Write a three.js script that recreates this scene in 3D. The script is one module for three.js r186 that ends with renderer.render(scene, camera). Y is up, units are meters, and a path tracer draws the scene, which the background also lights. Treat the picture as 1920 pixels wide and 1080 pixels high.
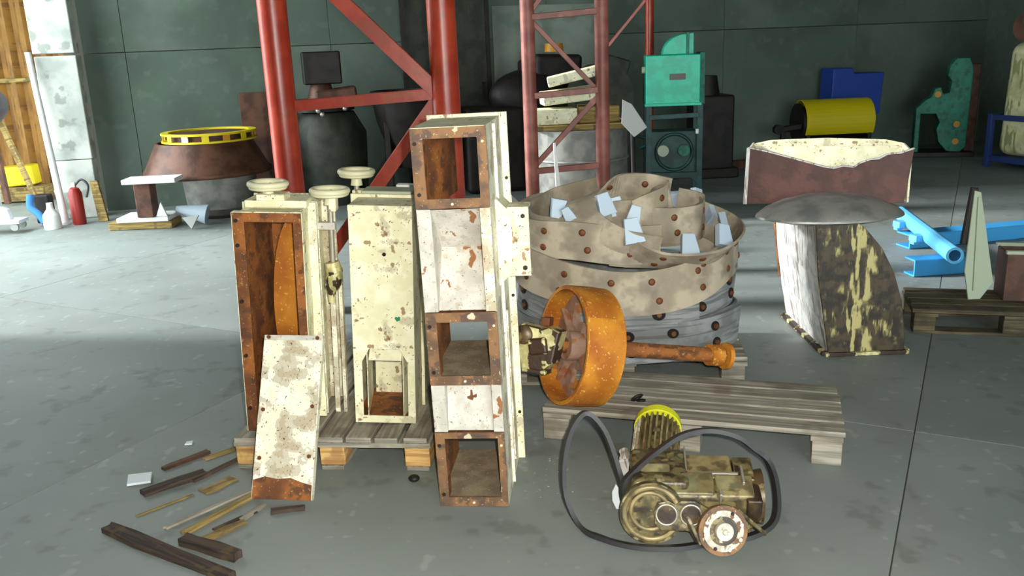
import * as THREE from 'three';
import { RoundedBoxGeometry } from 'three/addons/geometries/RoundedBoxGeometry.js';
import { mergeGeometries, toCreasedNormals } from 'three/addons/utils/BufferGeometryUtils.js';

// ---------------------------------------------------------------- camera, sky, light, exposure
const scene = new THREE.Scene();
const D = Math.PI / 180;
const camera = new THREE.PerspectiveCamera(36.04, 16 / 9, 0.05, 200);
camera.rotation.order = 'YXZ';
camera.position.set(0, 1.6, 0);
camera.rotation.set(-15.3 * D, 0, -2.3 * D);
scene.add(camera);
// overcast daylight: it enters through the door in the left wall and the gate behind the camera
scene.background = new THREE.Color().setRGB(0.86, 0.97, 1.0);
scene.backgroundIntensity = 8;
// hazy low sun that comes in through the left door and lies across the floor in a soft band
const sun = new THREE.DirectionalLight(new THREE.Color().setRGB(0.95, 0.98, 1.0), 9);
sun.position.set(-20, 8.2, -9.6); sun.target.position.set(0, 0, -7.2);
sun.castShadow = true; sun.shadow.radius = 14;
Object.assign(sun.shadow.camera, { left: -14, right: 14, top: 14, bottom: -14, near: 0.5, far: 60 });
sun.shadow.mapSize.set(2048, 2048);
scene.add(sun, sun.target);
// the flash of the camera, a hand's width to the right of the lens
const flash = new THREE.SpotLight(new THREE.Color().setRGB(1.0, 0.95, 0.86), 32, 0, 46 * D, 0.5, 2);
flash.position.set(0.06, 1.63, -0.06); flash.target.position.set(0.05, 0.55, -3.6);
flash.castShadow = true; flash.shadow.radius = 0.8;
scene.add(flash, flash.target);
const renderer = new THREE.WebGLRenderer({ antialias: true });
renderer.toneMapping = THREE.LinearToneMapping;
renderer.toneMappingExposure = 1.0;
renderer.shadowMap.enabled = true;

// ---------------------------------------------------------------- random numbers, noise fields, textures
let seedState = 7;
const rnd = () => { seedState = (seedState * 1664525 + 1013904223) >>> 0; return seedState / 4294967296; };
const rr = (a, b) => a + (b - a) * rnd();
const N = 512;
function field(seed, fx, fy, oct = 4, gain = 0.5) {             // tileable value noise, 0..1
  const out = new Float32Array(N * N); let amp = 1, total = 0;
  let s = seed * 7919 + 17; const r = () => { s = (s * 1664525 + 1013904223) >>> 0; return s / 4294967296; };
  for (let o = 0; o < oct; o++) {
    const px = fx << o, py = fy << o; if (px > N / 2 || py > N / 2) break;
    const lat = new Float32Array(px * py); for (let i = 0; i < lat.length; i++) lat[i] = r();
    for (let y = 0; y < N; y++) {
      const v = y / N * py, y0 = Math.floor(v), fv = v - y0, sv = fv * fv * (3 - 2 * fv), y1 = (y0 + 1) % py;
      for (let x = 0; x < N; x++) {
        const u = x / N * px, x0 = Math.floor(u), fu = u - x0, su = fu * fu * (3 - 2 * fu), x1 = (x0 + 1) % px;
        const a = lat[y0 * px + x0], b = lat[y0 * px + x1], c = lat[y1 * px + x0], d = lat[y1 * px + x1];
        out[y * N + x] += amp * (a + (b - a) * su + (c - a) * sv + (a - b - c + d) * su * sv);
      }
    }
    total += amp; amp *= gain;
  }
  for (let i = 0; i < out.length; i++) out[i] /= total;
  return out;
}
const F = { big: field(1, 3, 3, 5), mid: field(2, 8, 8, 4), fine: field(3, 32, 32, 4), speck: field(4, 64, 64, 2, 0.7), streakV: field(5, 40, 4, 4), grainU: field(6, 3, 48, 3, 0.7), mid2: field(7, 6, 6, 5), big2: field(8, 2, 2, 6), blot: field(9, 12, 12, 4), drip: field(10, 16, 4, 4) };
const mix = (a, b, t) => [a[0] + (b[0] - a[0]) * t, a[1] + (b[1] - a[1]) * t, a[2] + (b[2] - a[2]) * t];
const st = (e0, e1, x) => { const t = Math.min(1, Math.max(0, (x - e0) / (e1 - e0))); return t * t * (3 - 2 * t); };
function tex(size, fn) {                                       // fn(i) -> sRGB triple; size = metres per tile
  const data = new Uint8Array(N * N * 4);
  for (let i = 0; i < N * N; i++) { const c = fn(i); for (let k = 0; k < 3; k++) data[i * 4 + k] = Math.max(0, Math.min(255, c[k] * 255)); data[i * 4 + 3] = 255; }
  const t = new THREE.DataTexture(data, N, N, THREE.RGBAFormat);
  t.wrapS = t.wrapT = THREE.RepeatWrapping; t.magFilter = THREE.LinearFilter; t.minFilter = THREE.LinearMipmapLinearFilter; t.generateMipmaps = true;
  t.colorSpace = THREE.SRGBColorSpace; t.repeat.set(1 / size, 1 / size); t.needsUpdate = true;
  return t;
}
function bumpTex(size, f) {
  const t = tex(size, (i) => [f[i], f[i], f[i]]); t.colorSpace = THREE.NoColorSpace; return t;
}
const M = {};
function mat(name, fn, size, roughness, metalness = 0, bump = null, bumpScale = 0.001, extra = {}) {
  const m = new THREE.MeshPhysicalMaterial({ roughness, metalness, ...extra });
  if (fn) m.map = tex(size, fn);
  if (bump) { m.bumpMap = bumpTex(size, bump); m.bumpScale = bumpScale; }
  m.name = name; M[name] = m; return m;
}
const flat = (name, hex, roughness, metalness = 0, extra = {}) => { const m = new THREE.MeshPhysicalMaterial({ color: hex, roughness, metalness, ...extra }); m.name = name; M[name] = m; return m; };
const v01 = (f, i) => f[i];

mat('floor', (i) => { let c = mix([0.50, 0.53, 0.515], [0.55, 0.575, 0.56], st(0.3, 0.7, F.big[i])); c = mix(c, [0.45, 0.465, 0.435], 0.35 * st(0.5, 0.8, F.mid2[i])); c = mix(c, [0.68, 0.69, 0.67], 0.35 * st(0.78, 0.84, F.speck[i])); return mix(c, [0.36, 0.37, 0.35], 0.35 * st(0.62, 0.8, F.fine[i])); }, 3.1, 0.6, 0, F.fine, 0.001);
mat('wall', (i) => { let c = mix([0.35, 0.405, 0.365], [0.44, 0.49, 0.445], st(0.3, 0.7, F.big2[i])); c = mix(c, [0.29, 0.335, 0.295], 0.55 * st(0.45, 0.75, F.mid2[i])); c = mix(c, [0.35, 0.43, 0.34], 0.35 * st(0.5, 0.8, F.blot[i])); return mix(c, [0.47, 0.50, 0.47], 0.3 * st(0.6, 0.8, F.fine[i])); }, 3.6, 0.9, 0, F.mid, 0.003);
mat('lit_wall', (i) => mix(mix([0.50, 0.545, 0.50], [0.57, 0.61, 0.56], st(0.3, 0.7, F.mid2[i])), [0.40, 0.45, 0.40], 0.5 * st(0.55, 0.8, F.blot[i])), 2.2, 0.9, 0, F.mid, 0.002);  // paler wall colour, paints in the light on the back wall
mat('plaster', (i) => mix(mix([0.66, 0.68, 0.65], [0.8, 0.81, 0.78], st(0.3, 0.7, F.mid2[i])), [0.52, 0.54, 0.5], 0.6 * st(0.62, 0.74, F.blot[i])), 1.4, 0.85, 0, F.blot, 0.006);
mat('cream', (i) => { let c = mix([0.88, 0.86, 0.70], [0.94, 0.925, 0.80], st(0.3, 0.7, F.mid[i])); c = mix(c, [0.70, 0.66, 0.54], 0.6 * st(0.66, 0.74, F.mid2[i])); c = mix(c, [0.35, 0.27, 0.17], 0.85 * st(0.79, 0.83, F.speck[i]) * st(0.45, 0.6, F.mid2[i])); return mix(c, [0.5, 0.36, 0.24], 0.7 * st(0.76, 0.79, F.blot[i])); }, 0.42, 0.5, 0, F.mid2, 0.001);
mat('cream_peeling', (i) => { let c = mix([0.90, 0.88, 0.77], [0.96, 0.95, 0.86], st(0.3, 0.7, F.mid[i])); c = mix(c, [0.79, 0.755, 0.665], st(0.525, 0.55, F.mid2[i])); c = mix(c, [0.68, 0.61, 0.49], 0.6 * st(0.63, 0.67, F.mid2[i])); return mix(c, [0.35, 0.24, 0.14], 0.9 * st(0.79, 0.82, F.speck[i])); }, 0.36, 0.55, 0, F.mid2, 0.002);
mat('white_paint', (i) => { let c = mix([0.74, 0.72, 0.67], [0.82, 0.80, 0.755], st(0.3, 0.7, F.mid[i])); c = mix(c, [0.68, 0.64, 0.57], 0.6 * st(0.68, 0.76, F.blot[i])); c = mix(c, [0.4, 0.3, 0.2], 0.7 * st(0.80, 0.84, F.speck[i])); return mix(c, [0.55, 0.32, 0.15], 0.85 * st(0.765, 0.785, F.mid2[i])); }, 0.36, 0.5, 0, F.mid2, 0.001);
mat('rust', (i) => { let c = mix([0.40, 0.235, 0.12], [0.60, 0.36, 0.15], st(0.3, 0.7, F.mid2[i])); c = mix(c, [0.30, 0.19, 0.12], 0.7 * st(0.55, 0.75, F.blot[i])); return mix(c, [0.72, 0.62, 0.45], 0.6 * st(0.77, 0.8, F.speck[i])); }, 0.5, 0.75, 0.1, F.fine, 0.0015);
mat('rust_flange', (i) => { let c = mix([0.41, 0.31, 0.23], [0.55, 0.40, 0.26], st(0.35, 0.65, F.mid2[i])); c = mix(c, [0.34, 0.27, 0.24], 0.8 * st(0.56, 0.7, F.blot[i])); c = mix(c, [0.80, 0.76, 0.64], st(0.75, 0.78, F.mid[i])); return mix(c, [0.80, 0.77, 0.66], 0.6 * st(0.81, 0.83, F.speck[i])); }, 0.4, 0.65, 0.15, F.fine, 0.001);
mat('rust_orange', (i) => { let c = mix([0.66, 0.38, 0.08], [0.80, 0.53, 0.14], st(0.3, 0.7, F.mid2[i])); c = mix(c, [0.60, 0.28, 0.08], 0.8 * st(0.5, 0.7, F.big[i])); return mix(c, [0.85, 0.70, 0.40], 0.8 * st(0.76, 0.79, F.speck[i])); }, 0.6, 0.7, 0.1, F.fine, 0.001);
mat('rust_pink', (i) => { let c = mix([0.55, 0.43, 0.36], [0.66, 0.54, 0.47], st(0.3, 0.7, F.mid2[i])); return mix(c, [0.60, 0.36, 0.20], 0.8 * st(0.55, 0.75, F.blot[i])); }, 0.4, 0.8, 0.0, F.fine, 0.001);
mat('dusty_plate', (i) => mix(mix([0.50, 0.44, 0.35], [0.60, 0.54, 0.43], st(0.3, 0.7, F.mid[i])), [0.75, 0.72, 0.6], 0.7 * st(0.78, 0.81, F.speck[i])), 0.4, 0.85);
mat('oily', (i) => { let c = mix([0.30, 0.26, 0.17], [0.49, 0.44, 0.28], st(0.35, 0.65, F.mid2[i])); c = mix(c, [0.17, 0.14, 0.11], 0.8 * st(0.45, 0.7, F.blot[i])); c = mix(c, [0.66, 0.62, 0.46], 0.7 * st(0.62, 0.72, F.mid[i])); return mix(c, [0.32, 0.34, 0.23], 0.6 * st(0.5, 0.75, F.big[i])); }, 0.26, 0.38, 0.1, F.blot, 0.002);
mat('oily_plate', (i) => { let c = mix([0.47, 0.42, 0.28], [0.64, 0.57, 0.40], st(0.3, 0.7, F.mid2[i])); c = mix(c, [0.31, 0.27, 0.19], 0.7 * st(0.5, 0.75, F.blot[i])); return mix(c, [0.43, 0.46, 0.36], 0.6 * st(0.45, 0.7, F.big[i])); }, 0.4, 0.36, 0.1, F.blot, 0.001);
mat('oily_dark', (i) => mix(mix([0.20, 0.16, 0.12], [0.36, 0.28, 0.18], st(0.35, 0.65, F.mid2[i])), [0.55, 0.50, 0.34], 0.8 * st(0.66, 0.7, F.blot[i])), 0.3, 0.4, 0.2, F.blot, 0.001);
mat('oily_cream', (i) => { let c = mix([0.66, 0.63, 0.42], [0.85, 0.81, 0.60], st(0.35, 0.65, F.mid[i])); return mix(c, [0.22, 0.15, 0.10], st(0.50, 0.54, F.mid2[i])); }, 0.26, 0.45, 0.1, F.blot, 0.002);
mat('elbow_paint', (i) => { let c = mix([0.17, 0.14, 0.10], [0.29, 0.24, 0.16], st(0.3, 0.7, F.blot[i])); c = mix(c, [0.45, 0.42, 0.25], st(0.49, 0.55, F.drip[i]) * st(0.36, 0.5, F.big[i])); return mix(c, [0.76, 0.71, 0.47], 0.9 * st(0.56, 0.61, F.drip[i]) * st(0.36, 0.5, F.big[i])); }, 0.42, 0.5, 0.05, F.drip, 0.003);
mat('white_daylit_crackle', (i) => mix(mix([0.72, 0.72, 0.70], [0.83, 0.82, 0.8], st(0.3, 0.7, F.blot[i])), [0.5, 0.44, 0.38], 0.8 * st(0.64, 0.7, F.streakV[i])), 0.5, 0.7, 0, F.blot, 0.006);  // white crackle; on elbow and hopper edge the white paints in daylight
mat('brown_paint', (i) => mix(mix([0.29, 0.165, 0.14], [0.36, 0.215, 0.18], st(0.3, 0.7, F.mid2[i])), [0.26, 0.15, 0.12], 0.6 * st(0.55, 0.7, F.blot[i])), 0.6, 0.6, 0, F.fine, 0.001);
mat('worn_metal', (i) => mix(mix([0.66, 0.62, 0.54], [0.80, 0.77, 0.70], st(0.3, 0.7, F.mid[i])), [0.40, 0.29, 0.18], st(0.52, 0.62, F.blot[i])), 0.22, 0.45, 0.2, F.fine, 0.0005);
mat('grey_sheet', (i) => mix([0.50, 0.50, 0.48], [0.62, 0.61, 0.58], st(0.3, 0.7, F.mid2[i])), 0.5, 0.45, 0.5, F.fine, 0.0005);
mat('wood_grey', (i) => { let c = mix([0.50, 0.48, 0.43], [0.66, 0.63, 0.57], st(0.3, 0.7, F.grainU[i])); c = mix(c, [0.38, 0.34, 0.28], 0.5 * st(0.5, 0.8, F.mid2[i])); return mix(c, [0.42, 0.42, 0.31], 0.4 * st(0.5, 0.75, F.big[i])); }, 0.7, 0.85, 0, F.grainU, 0.002);
mat('wood_olive', (i) => mix(mix([0.27, 0.24, 0.17], [0.40, 0.36, 0.26], st(0.3, 0.7, F.grainU[i])), [0.2, 0.16, 0.12], 0.5 * st(0.5, 0.75, F.mid2[i])), 0.6, 0.85, 0, F.grainU, 0.002);
mat('wood_new', (i) => mix(mix([0.72, 0.54, 0.31], [0.86, 0.70, 0.44], st(0.3, 0.7, F.grainU[i])), [0.55, 0.38, 0.22], 0.5 * st(0.6, 0.75, F.mid2[i])), 0.5, 0.75, 0, F.grainU, 0.001);
mat('wood_dark', (i) => mix(mix([0.17, 0.13, 0.11], [0.29, 0.23, 0.18], st(0.3, 0.7, F.grainU[i])), [0.4, 0.34, 0.2], 0.5 * st(0.66, 0.75, F.mid2[i])), 0.5, 0.85, 0, F.grainU, 0.002);
mat('wood_tan', (i) => mix(mix([0.50, 0.42, 0.23], [0.66, 0.56, 0.33], st(0.3, 0.7, F.grainU[i])), [0.33, 0.26, 0.16], 0.6 * st(0.6, 0.75, F.mid2[i])), 0.5, 0.85, 0, F.grainU, 0.002);
mat('belt_beige', (i) => { let c = mix([0.58, 0.53, 0.45], [0.70, 0.65, 0.56], st(0.35, 0.65, F.mid2[i])); c = mix(c, [0.45, 0.42, 0.38], 0.7 * st(0.45, 0.75, F.big[i])); return mix(c, [0.42, 0.38, 0.34], 0.35 * st(0.55, 0.8, F.blot[i])); }, 0.7, 0.85, 0, F.speck, 0.0008);
mat('belt_grey', (i) => { let c = mix([0.44, 0.45, 0.45], [0.55, 0.56, 0.56], st(0.35, 0.65, F.mid2[i])); c = mix(c, [0.33, 0.32, 0.31], 0.6 * st(0.52, 0.72, F.grainU[i])); return mix(c, [0.56, 0.52, 0.46], 0.6 * st(0.5, 0.75, F.big[i])); }, 0.7, 0.8, 0, F.speck, 0.0008);
mat('red_paint', (i) => { let c = mix([0.60, 0.18, 0.10], [0.68, 0.25, 0.15], st(0.3, 0.7, F.mid[i])); return mix(c, [0.50, 0.27, 0.13], 0.5 * st(0.6, 0.75, F.mid2[i])); }, 0.8, 0.34, 0, F.fine, 0.0004);
mat('red_faded', (i) => mix(mix([0.47, 0.24, 0.21], [0.57, 0.34, 0.29], st(0.3, 0.7, F.mid[i])), [0.42, 0.22, 0.14], 0.6 * st(0.6, 0.72, F.mid2[i])), 0.8, 0.5);
mat('ochre_sheet', (i) => mix(mix([0.50, 0.34, 0.12], [0.60, 0.43, 0.17], st(0.3, 0.7, F.mid[i])), [0.38, 0.25, 0.11], 0.6 * st(0.58, 0.7, F.streakV[i])), 1.5, 0.7);
mat('teal_paint', (i) => mix([0.02, 0.70, 0.56], [0.06, 0.78, 0.63], st(0.3, 0.7, F.mid[i])), 0.6, 0.4);
mat('teal_dull', (i) => mix(mix([0.05, 0.42, 0.33], [0.09, 0.50, 0.40], st(0.3, 0.7, F.mid[i])), [0.05, 0.25, 0.2], 0.5 * st(0.58, 0.7, F.blot[i])), 0.6, 0.55);
mat('teal_dark', (i) => mix([0.03, 0.20, 0.20], [0.06, 0.29, 0.28], st(0.3, 0.7, F.mid[i])), 0.6, 0.5);
mat('sack', (i) => mix(mix([0.72, 0.71, 0.52], [0.85, 0.84, 0.66], st(0.3, 0.7, F.mid2[i])), [0.45, 0.47, 0.28], 0.7 * st(0.56, 0.68, F.drip[i])), 0.8, 0.8, 0, F.blot, 0.01);
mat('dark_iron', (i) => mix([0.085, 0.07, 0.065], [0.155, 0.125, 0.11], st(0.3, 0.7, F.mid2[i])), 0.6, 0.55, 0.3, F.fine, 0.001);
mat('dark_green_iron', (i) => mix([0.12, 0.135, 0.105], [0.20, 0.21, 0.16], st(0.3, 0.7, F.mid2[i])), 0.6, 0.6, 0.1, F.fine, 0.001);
mat('brown_iron', (i) => mix([0.28, 0.17, 0.12], [0.40, 0.26, 0.19], st(0.3, 0.7, F.mid2[i])), 0.6, 0.55, 0.2, F.fine, 0.001);
flat('yellow_paint', 0xd9c40a, 0.5); flat('yellow_guard', 0xdfe02a, 0.5); flat('blue_paint', 0x1d3f9a, 0.5); flat('crate_blue', 0x20356e, 0.5);
flat('sky_blue', 0x3f9fdc, 0.45); flat('pipe_blue', 0x63b6e6, 0.4); flat('rubber', 0x2c2b2c, 0.5); flat('white', 0xe4e6e4, 0.55); flat('pale_plastic', 0xb4c4d2, 0.45);
flat('black_hole', 0x0c0a08, 0.9); flat('steel', 0xb9b2a2, 0.35, 0.6); flat('bolt_rust', 0x6b3d1c, 0.6, 0.3); flat('bolt_dark', 0x2a1d16, 0.6, 0.3); flat('sticker_green', 0x1f7a4f, 0.6);
flat('extinguisher_red', 0x8e1d16, 0.4); flat('grey_plate', 0x9a9c98, 0.6); flat('cloth_blue', 0x3d7fc4, 0.8); flat('pale_green', 0xa9b39a, 0.6); flat('amber', 0xc98a17, 0.5);
flat('plate_grey', 0x5c5a50, 0.5); flat('wheel_paint', 0xd6d2ae, 0.45); flat('white_scrap', 0xdde6ea, 0.7); flat('roof', 0x6b6f6c, 0.9);

// ---------------------------------------------------------------- geometry helpers
const V = (x, y, z) => new THREE.Vector3(x, y, z);
function uvBox(g) {                                            // uv in metres, by the way each face points
  if (g.index) g = g.toNonIndexed();
  for (const k of Object.keys(g.attributes)) if (!['position', 'normal'].includes(k)) g.deleteAttribute(k);
  if (!g.attributes.normal) g.computeVertexNormals();
  const p = g.attributes.position, uv = new Float32Array(p.count * 2), ox = rnd() * 3, oy = rnd() * 3;
  const a = V(), b = V(), c = V();
  for (let i = 0; i < p.count; i += 3) {
    a.fromBufferAttribute(p, i); b.fromBufferAttribute(p, i + 1); c.fromBufferAttribute(p, i + 2);
    const n = b.clone().sub(a).cross(c.clone().sub(a)), x = Math.abs(n.x), y = Math.abs(n.y), z = Math.abs(n.z);
    [a, b, c].forEach((q, k) => { const [u, w] = y >= x && y >= z ? [q.x, q.z] : x >= z ? [q.z, q.y] : [q.x, q.y]; uv[(i + k) * 2] = u + ox; uv[(i + k) * 2 + 1] = w + oy; });
  }
  g.setAttribute('uv', new THREE.BufferAttribute(uv, 2));
  g.morphAttributes = {}; g.clearGroups();
  return g;
}
function place(g, x = 0, y = 0, z = 0, rx = 0, ry = 0, rz = 0) {
  return g.applyMatrix4(new THREE.Matrix4().compose(V(x, y, z), new THREE.Quaternion().setFromEuler(new THREE.Euler(rx, ry, rz)), V(1, 1, 1)));
}
const box = (w, h, d, x, y, z, rx, ry, rz) => place(uvBox(new THREE.BoxGeometry(w, h, d)), x, y, z, rx, ry, rz);
const rbox = (w, h, d, r, x, y, z, rx, ry, rz) => place(uvBox(new RoundedBoxGeometry(w, h, d, 2, Math.min(r, w / 2.01, h / 2.01, d / 2.01))), x, y, z, rx, ry, rz);
const cyl = (r0, r1, h, x, y, z, rx, ry, rz, seg = 24, open = false) => place(uvBox(new THREE.CylinderGeometry(r0, r1, h, seg, 1, open)), x, y, z, rx, ry, rz);
const torus = (R, r, x, y, z, rx, ry, rz, seg = 32, tube = 10) => place(uvBox(new THREE.TorusGeometry(R, r, tube, seg)), x, y, z, rx, ry, rz);
const lathe = (pts, x, y, z, rx, ry, rz, seg = 36) => place(uvBox(toCreasedNormals(new THREE.LatheGeometry(pts.map(([a, b]) => new THREE.Vector2(a, b)), seg), 0.6)), x, y, z, rx, ry, rz);
const sph = (r, x, y, z, sx = 1, sy = 1, sz = 1, seg = 20) => { const g = new THREE.SphereGeometry(r, seg, Math.ceil(seg * 0.7)); g.scale(sx, sy, sz); return place(uvBox(g), x, y, z); };
function extr(pts, depth, bevel = 0, holes = []) {             // polygon in xy, pulled along +z
  const s = new THREE.Shape(pts.map(([x, y]) => new THREE.Vector2(x, y)));
  for (const h of holes) s.holes.push(new THREE.Path(h.map(([x, y]) => new THREE.Vector2(x, y))));
  return uvBox(new THREE.ExtrudeGeometry(s, { depth, bevelEnabled: bevel > 0, bevelThickness: bevel, bevelSize: bevel, bevelOffset: -bevel, bevelSegments: 2, curveSegments: 16 }));
}
const rect = (x0, y0, x1, y1) => [[x0, y0], [x1, y0], [x1, y1], [x0, y1]];
const circ = (r, cx = 0, cy = 0, n = 24) => Array.from({ length: n }, (_, i) => [cx + r * Math.cos(i / n * 2 * Math.PI), cy + r * Math.sin(i / n * 2 * Math.PI)]);
function rod(a, b, r0, r1 = r0, seg = 14) {                    // a round bar from a to b
  const d = b.clone().sub(a), g = uvBox(new THREE.CylinderGeometry(r1, r0, d.length(), seg));
  g.applyQuaternion(new THREE.Quaternion().setFromUnitVectors(V(0, 1, 0), d.clone().normalize()));
  return g.translate((a.x + b.x) / 2, (a.y + b.y) / 2, (a.z + b.z) / 2);
}
function bar(a, b, w, t, side = V(0, 0, 1)) {                  // a flat bar: w across (in the plane that side is normal to), t along side
  const d = b.clone().sub(a), y = d.clone().normalize(), z = side.clone().addScaledVector(y, -side.dot(y)).normalize(), x = y.clone().cross(z);
  const g = uvBox(new RoundedBoxGeometry(w, d.length(), t, 1, Math.min(w, t) * 0.15));
  g.applyMatrix4(new THREE.Matrix4().makeBasis(x, y, z)); return g.translate((a.x + b.x) / 2, (a.y + b.y) / 2, (a.z + b.z) / 2);
}
function strip(pts, acr, w, t) {                               // a thick band along pts, acr = width direction at each point
  const n = pts.length, pos = [], uv = []; let len = 0; const rings = [];
  for (let i = 0; i < n; i++) {
    const tan = pts[Math.min(n - 1, i + 1)].clone().sub(pts[Math.max(0, i - 1)]).normalize();
    const A = acr[i].clone().addScaledVector(tan, -acr[i].dot(tan)).normalize(), nn = tan.clone().cross(A).normalize();
    if (i) len += pts[i].distanceTo(pts[i - 1]);
    const q = (a, b) => pts[i].clone().addScaledVector(A, a * w / 2).addScaledVector(nn, b * t / 2);
    rings.push({ c: [q(-1, 1), q(1, 1), q(1, -1), q(-1, -1)], len });
  }
  const vs = [[0, w], [w, w + t], [w + t, 2 * w + t], [2 * w + t, 2 * w + 2 * t]];
  const tri = (a, b, c, ua, ub, uc) => { pos.push(...a.toArray(), ...b.toArray(), ...c.toArray()); uv.push(...ua, ...ub, ...uc); };
  for (let i = 0; i < n - 1; i++) for (let k = 0; k < 4; k++) {
    const a = rings[i].c[k], b = rings[i].c[(k + 1) % 4], c = rings[i + 1].c[(k + 1) % 4], d = rings[i + 1].c[k], [v0, v1] = vs[k], l0 = rings[i].len, l1 = rings[i + 1].len;
    tri(a, b, c, [l0, v0], [l0, v1], [l1, v1]); tri(a, c, d, [l0, v0], [l1, v1], [l1, v0]);
  }
  for (const [r, s] of [[rings[0], 1], [rings[n - 1], -1]]) { const [a, b, c, d] = r.c; const u = [0, 0]; if (s > 0) { tri(a, d, c, u, u, u); tri(a, c, b, u, u, u); } else { tri(a, b, c, u, u, u); tri(a, c, d, u, u, u); } }
  let g = new THREE.BufferGeometry(); g.setAttribute('position', new THREE.Float32BufferAttribute(pos, 3)); g.setAttribute('uv', new THREE.Float32BufferAttribute(uv, 2));
  g = toCreasedNormals(g, 0.7); return g;
}
const nameCount = {};
const numbered = (n) => { const k = nameCount[n] = (nameCount[n] ?? -1) + 1; return k ? n + '_' + String(k).padStart(3, '0') : n; };
function mesh(name, geos, m, parent) {
  const g = Array.isArray(geos) ? (geos.length > 1 ? mergeGeometries(geos) : geos[0]) : geos;
  const o = new THREE.Mesh(g, m); o.name = parent ? name : numbered(name); o.castShadow = o.receiveShadow = true; (parent ?? scene).add(o); return o;
}
function thing(name, label, category, [x, y, z] = [0, 0, 0], ry = 0, group) {
  const o = new THREE.Group(); o.name = numbered(name); o.position.set(x, y, z); o.rotation.y = ry; o.userData = { label, category }; if (group) o.userData.group = group; scene.add(o); return o;
}
const tag = (o, label, category, group) => { o.userData = { label, category }; if (group) o.userData.group = group; return o; };
function struct(name, geos, m, parent) { const o = mesh(name, geos, m, parent); if (!parent) { o.name = name; o.userData.kind = 'structure'; } return o; }
function structGroup(name, pos = [0, 0, 0], ry = 0) { const o = new THREE.Group(); o.name = name; o.position.set(...pos); o.rotation.y = ry; o.userData.kind = 'structure'; scene.add(o); return o; }

// ---------------------------------------------------------------- the hall
const HH = 5.0;
{ // floor: cast slabs with open joints on a base
  const fl = structGroup('floor');
  const room = [[-4.75, 4.0], [6.9, 4.0], [6.9, -13.25], [-4.75, -9.95]];
  mesh('base', extr(room.map(([x, z]) => [x, -z]), 0.15).rotateX(-Math.PI / 2).translate(0, -0.165, 0), M.plate_grey, fl);
  const th = -0.485, ux = Math.cos(th), uz = -Math.sin(th), wx = Math.sin(th), wz = Math.cos(th), S = 3.0;   // local axes of the slab grid
  const clip = (poly) => { // keep what lies inside the room
    let out = poly;
    for (let i = 0; i < 4; i++) {
      const [ax, az] = room[i], [bx, bz] = room[(i + 1) % 4], inside = ([x, z]) => (bx - ax) * (z - az) - (bz - az) * (x - ax) <= 0, nxt = [];
      out.forEach((p, k) => {
        const q = out[(k + 1) % out.length], ip = inside(p), iq = inside(q);
        if (ip) nxt.push(p);
        if (ip !== iq) { const f = ([x, z]) => (bx - ax) * (z - az) - (bz - az) * (x - ax), t = f(p) / (f(p) - f(q)); nxt.push([p[0] + (q[0] - p[0]) * t, p[1] + (q[1] - p[1]) * t]); }
      });
      out = nxt; if (out.length < 3) return null;
    }
    return out;
  };
  for (let i = -5; i < 6; i++) for (let k = -5; k < 6; k++) {
    const g = 0.0025, c = [[0, 0], [1, 0], [1, 1], [0, 1]].map(([a, b]) => { const u = (i + a) * S + (a ? -g : g), w = (k + b) * S + (b ? -g : g); return [-3.67 + u * ux + w * wx, -6.15 + u * uz + w * wz]; });
    const p = clip(c); if (p) mesh('slab', extr(p.map(([x, z]) => [x, -z]), 0.03).rotateX(-Math.PI / 2).translate(0, -0.03, 0), M.floor, fl);
  }
}
struct('ground', box(18, 0.2, 26, -13.75, -0.13, -6), M.floor);
{ // back wall of precast panels
  const w = structGroup('wall_back', [-4.45, 0, -9.75], 0.2755), L = 11.75;
  mesh('backing', box(L + 0.4, HH, 0.12, L / 2, HH / 2, -0.27), M.plate_grey, w);
  const rows = [0, 1.69, 3.35, HH], cols = [0, 0.42, 2.6, 5.2, 7.6, 9.6, L];
  for (let r = 0; r < 3; r++) for (let c = 0; c < cols.length - 1; c++) {
    const x0 = cols[c], x1 = cols[c + 1];
    mesh('panel', rbox(x1 - x0 - 0.004, rows[r + 1] - rows[r] - (r ? 0.008 : 0.004), 0.22, 0.004, (x0 + x1) / 2, (rows[r] + rows[r + 1]) / 2 - (r ? 0 : 0.002), -0.125 + rr(-0.004, 0.004)), M.wall, w);
  }
}
{ const w = scene.getObjectByName('wall_back'); mesh('lit_wall_panel', rbox(1.42, 2.06, 0.02, 0.003, 5.22, 1.03, 0.0), M.lit_wall, w); }  // thin sheet, its paler colour stands for light falling on the wall
struct('wall_left', [box(0.3, HH, 9.4, -4.9, HH / 2, -0.7), box(0.3, 0.8, 4.3, -4.9, HH - 0.4, -7.45)], M.plaster);
struct('wall_right', box(0.3, HH, 17.5, 7.0, HH / 2, -4.55), M.wall);
struct('wall_front', [box(5.5, HH, 0.3, -2.15, HH / 2, 4.15), box(1.05, HH, 0.3, 6.325, HH / 2, 4.15), box(5.2, 1.2, 0.3, 3.2, HH - 0.6, 4.15)], M.plaster);
struct('ceiling', box(12.6, 0.2, 18.0, 1.1, HH + 0.1, -4.7), M.roof);
{ // the pillar that ends the back wall beside the door
  const p = structGroup('pillar', [-4.585, 0, -9.47], 0.2);
  for (const [y0, y1] of [[0, 0.62], [0.62, 1.68], [1.70, 2.9], [2.9, HH]]) mesh('block', rbox(0.40 + rr(-0.012, 0.012), y1 - y0 - 0.004, 0.22, 0.012, rr(-0.006, 0.006), (y0 + y1) / 2, 0), M.plaster, p);
}
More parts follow.
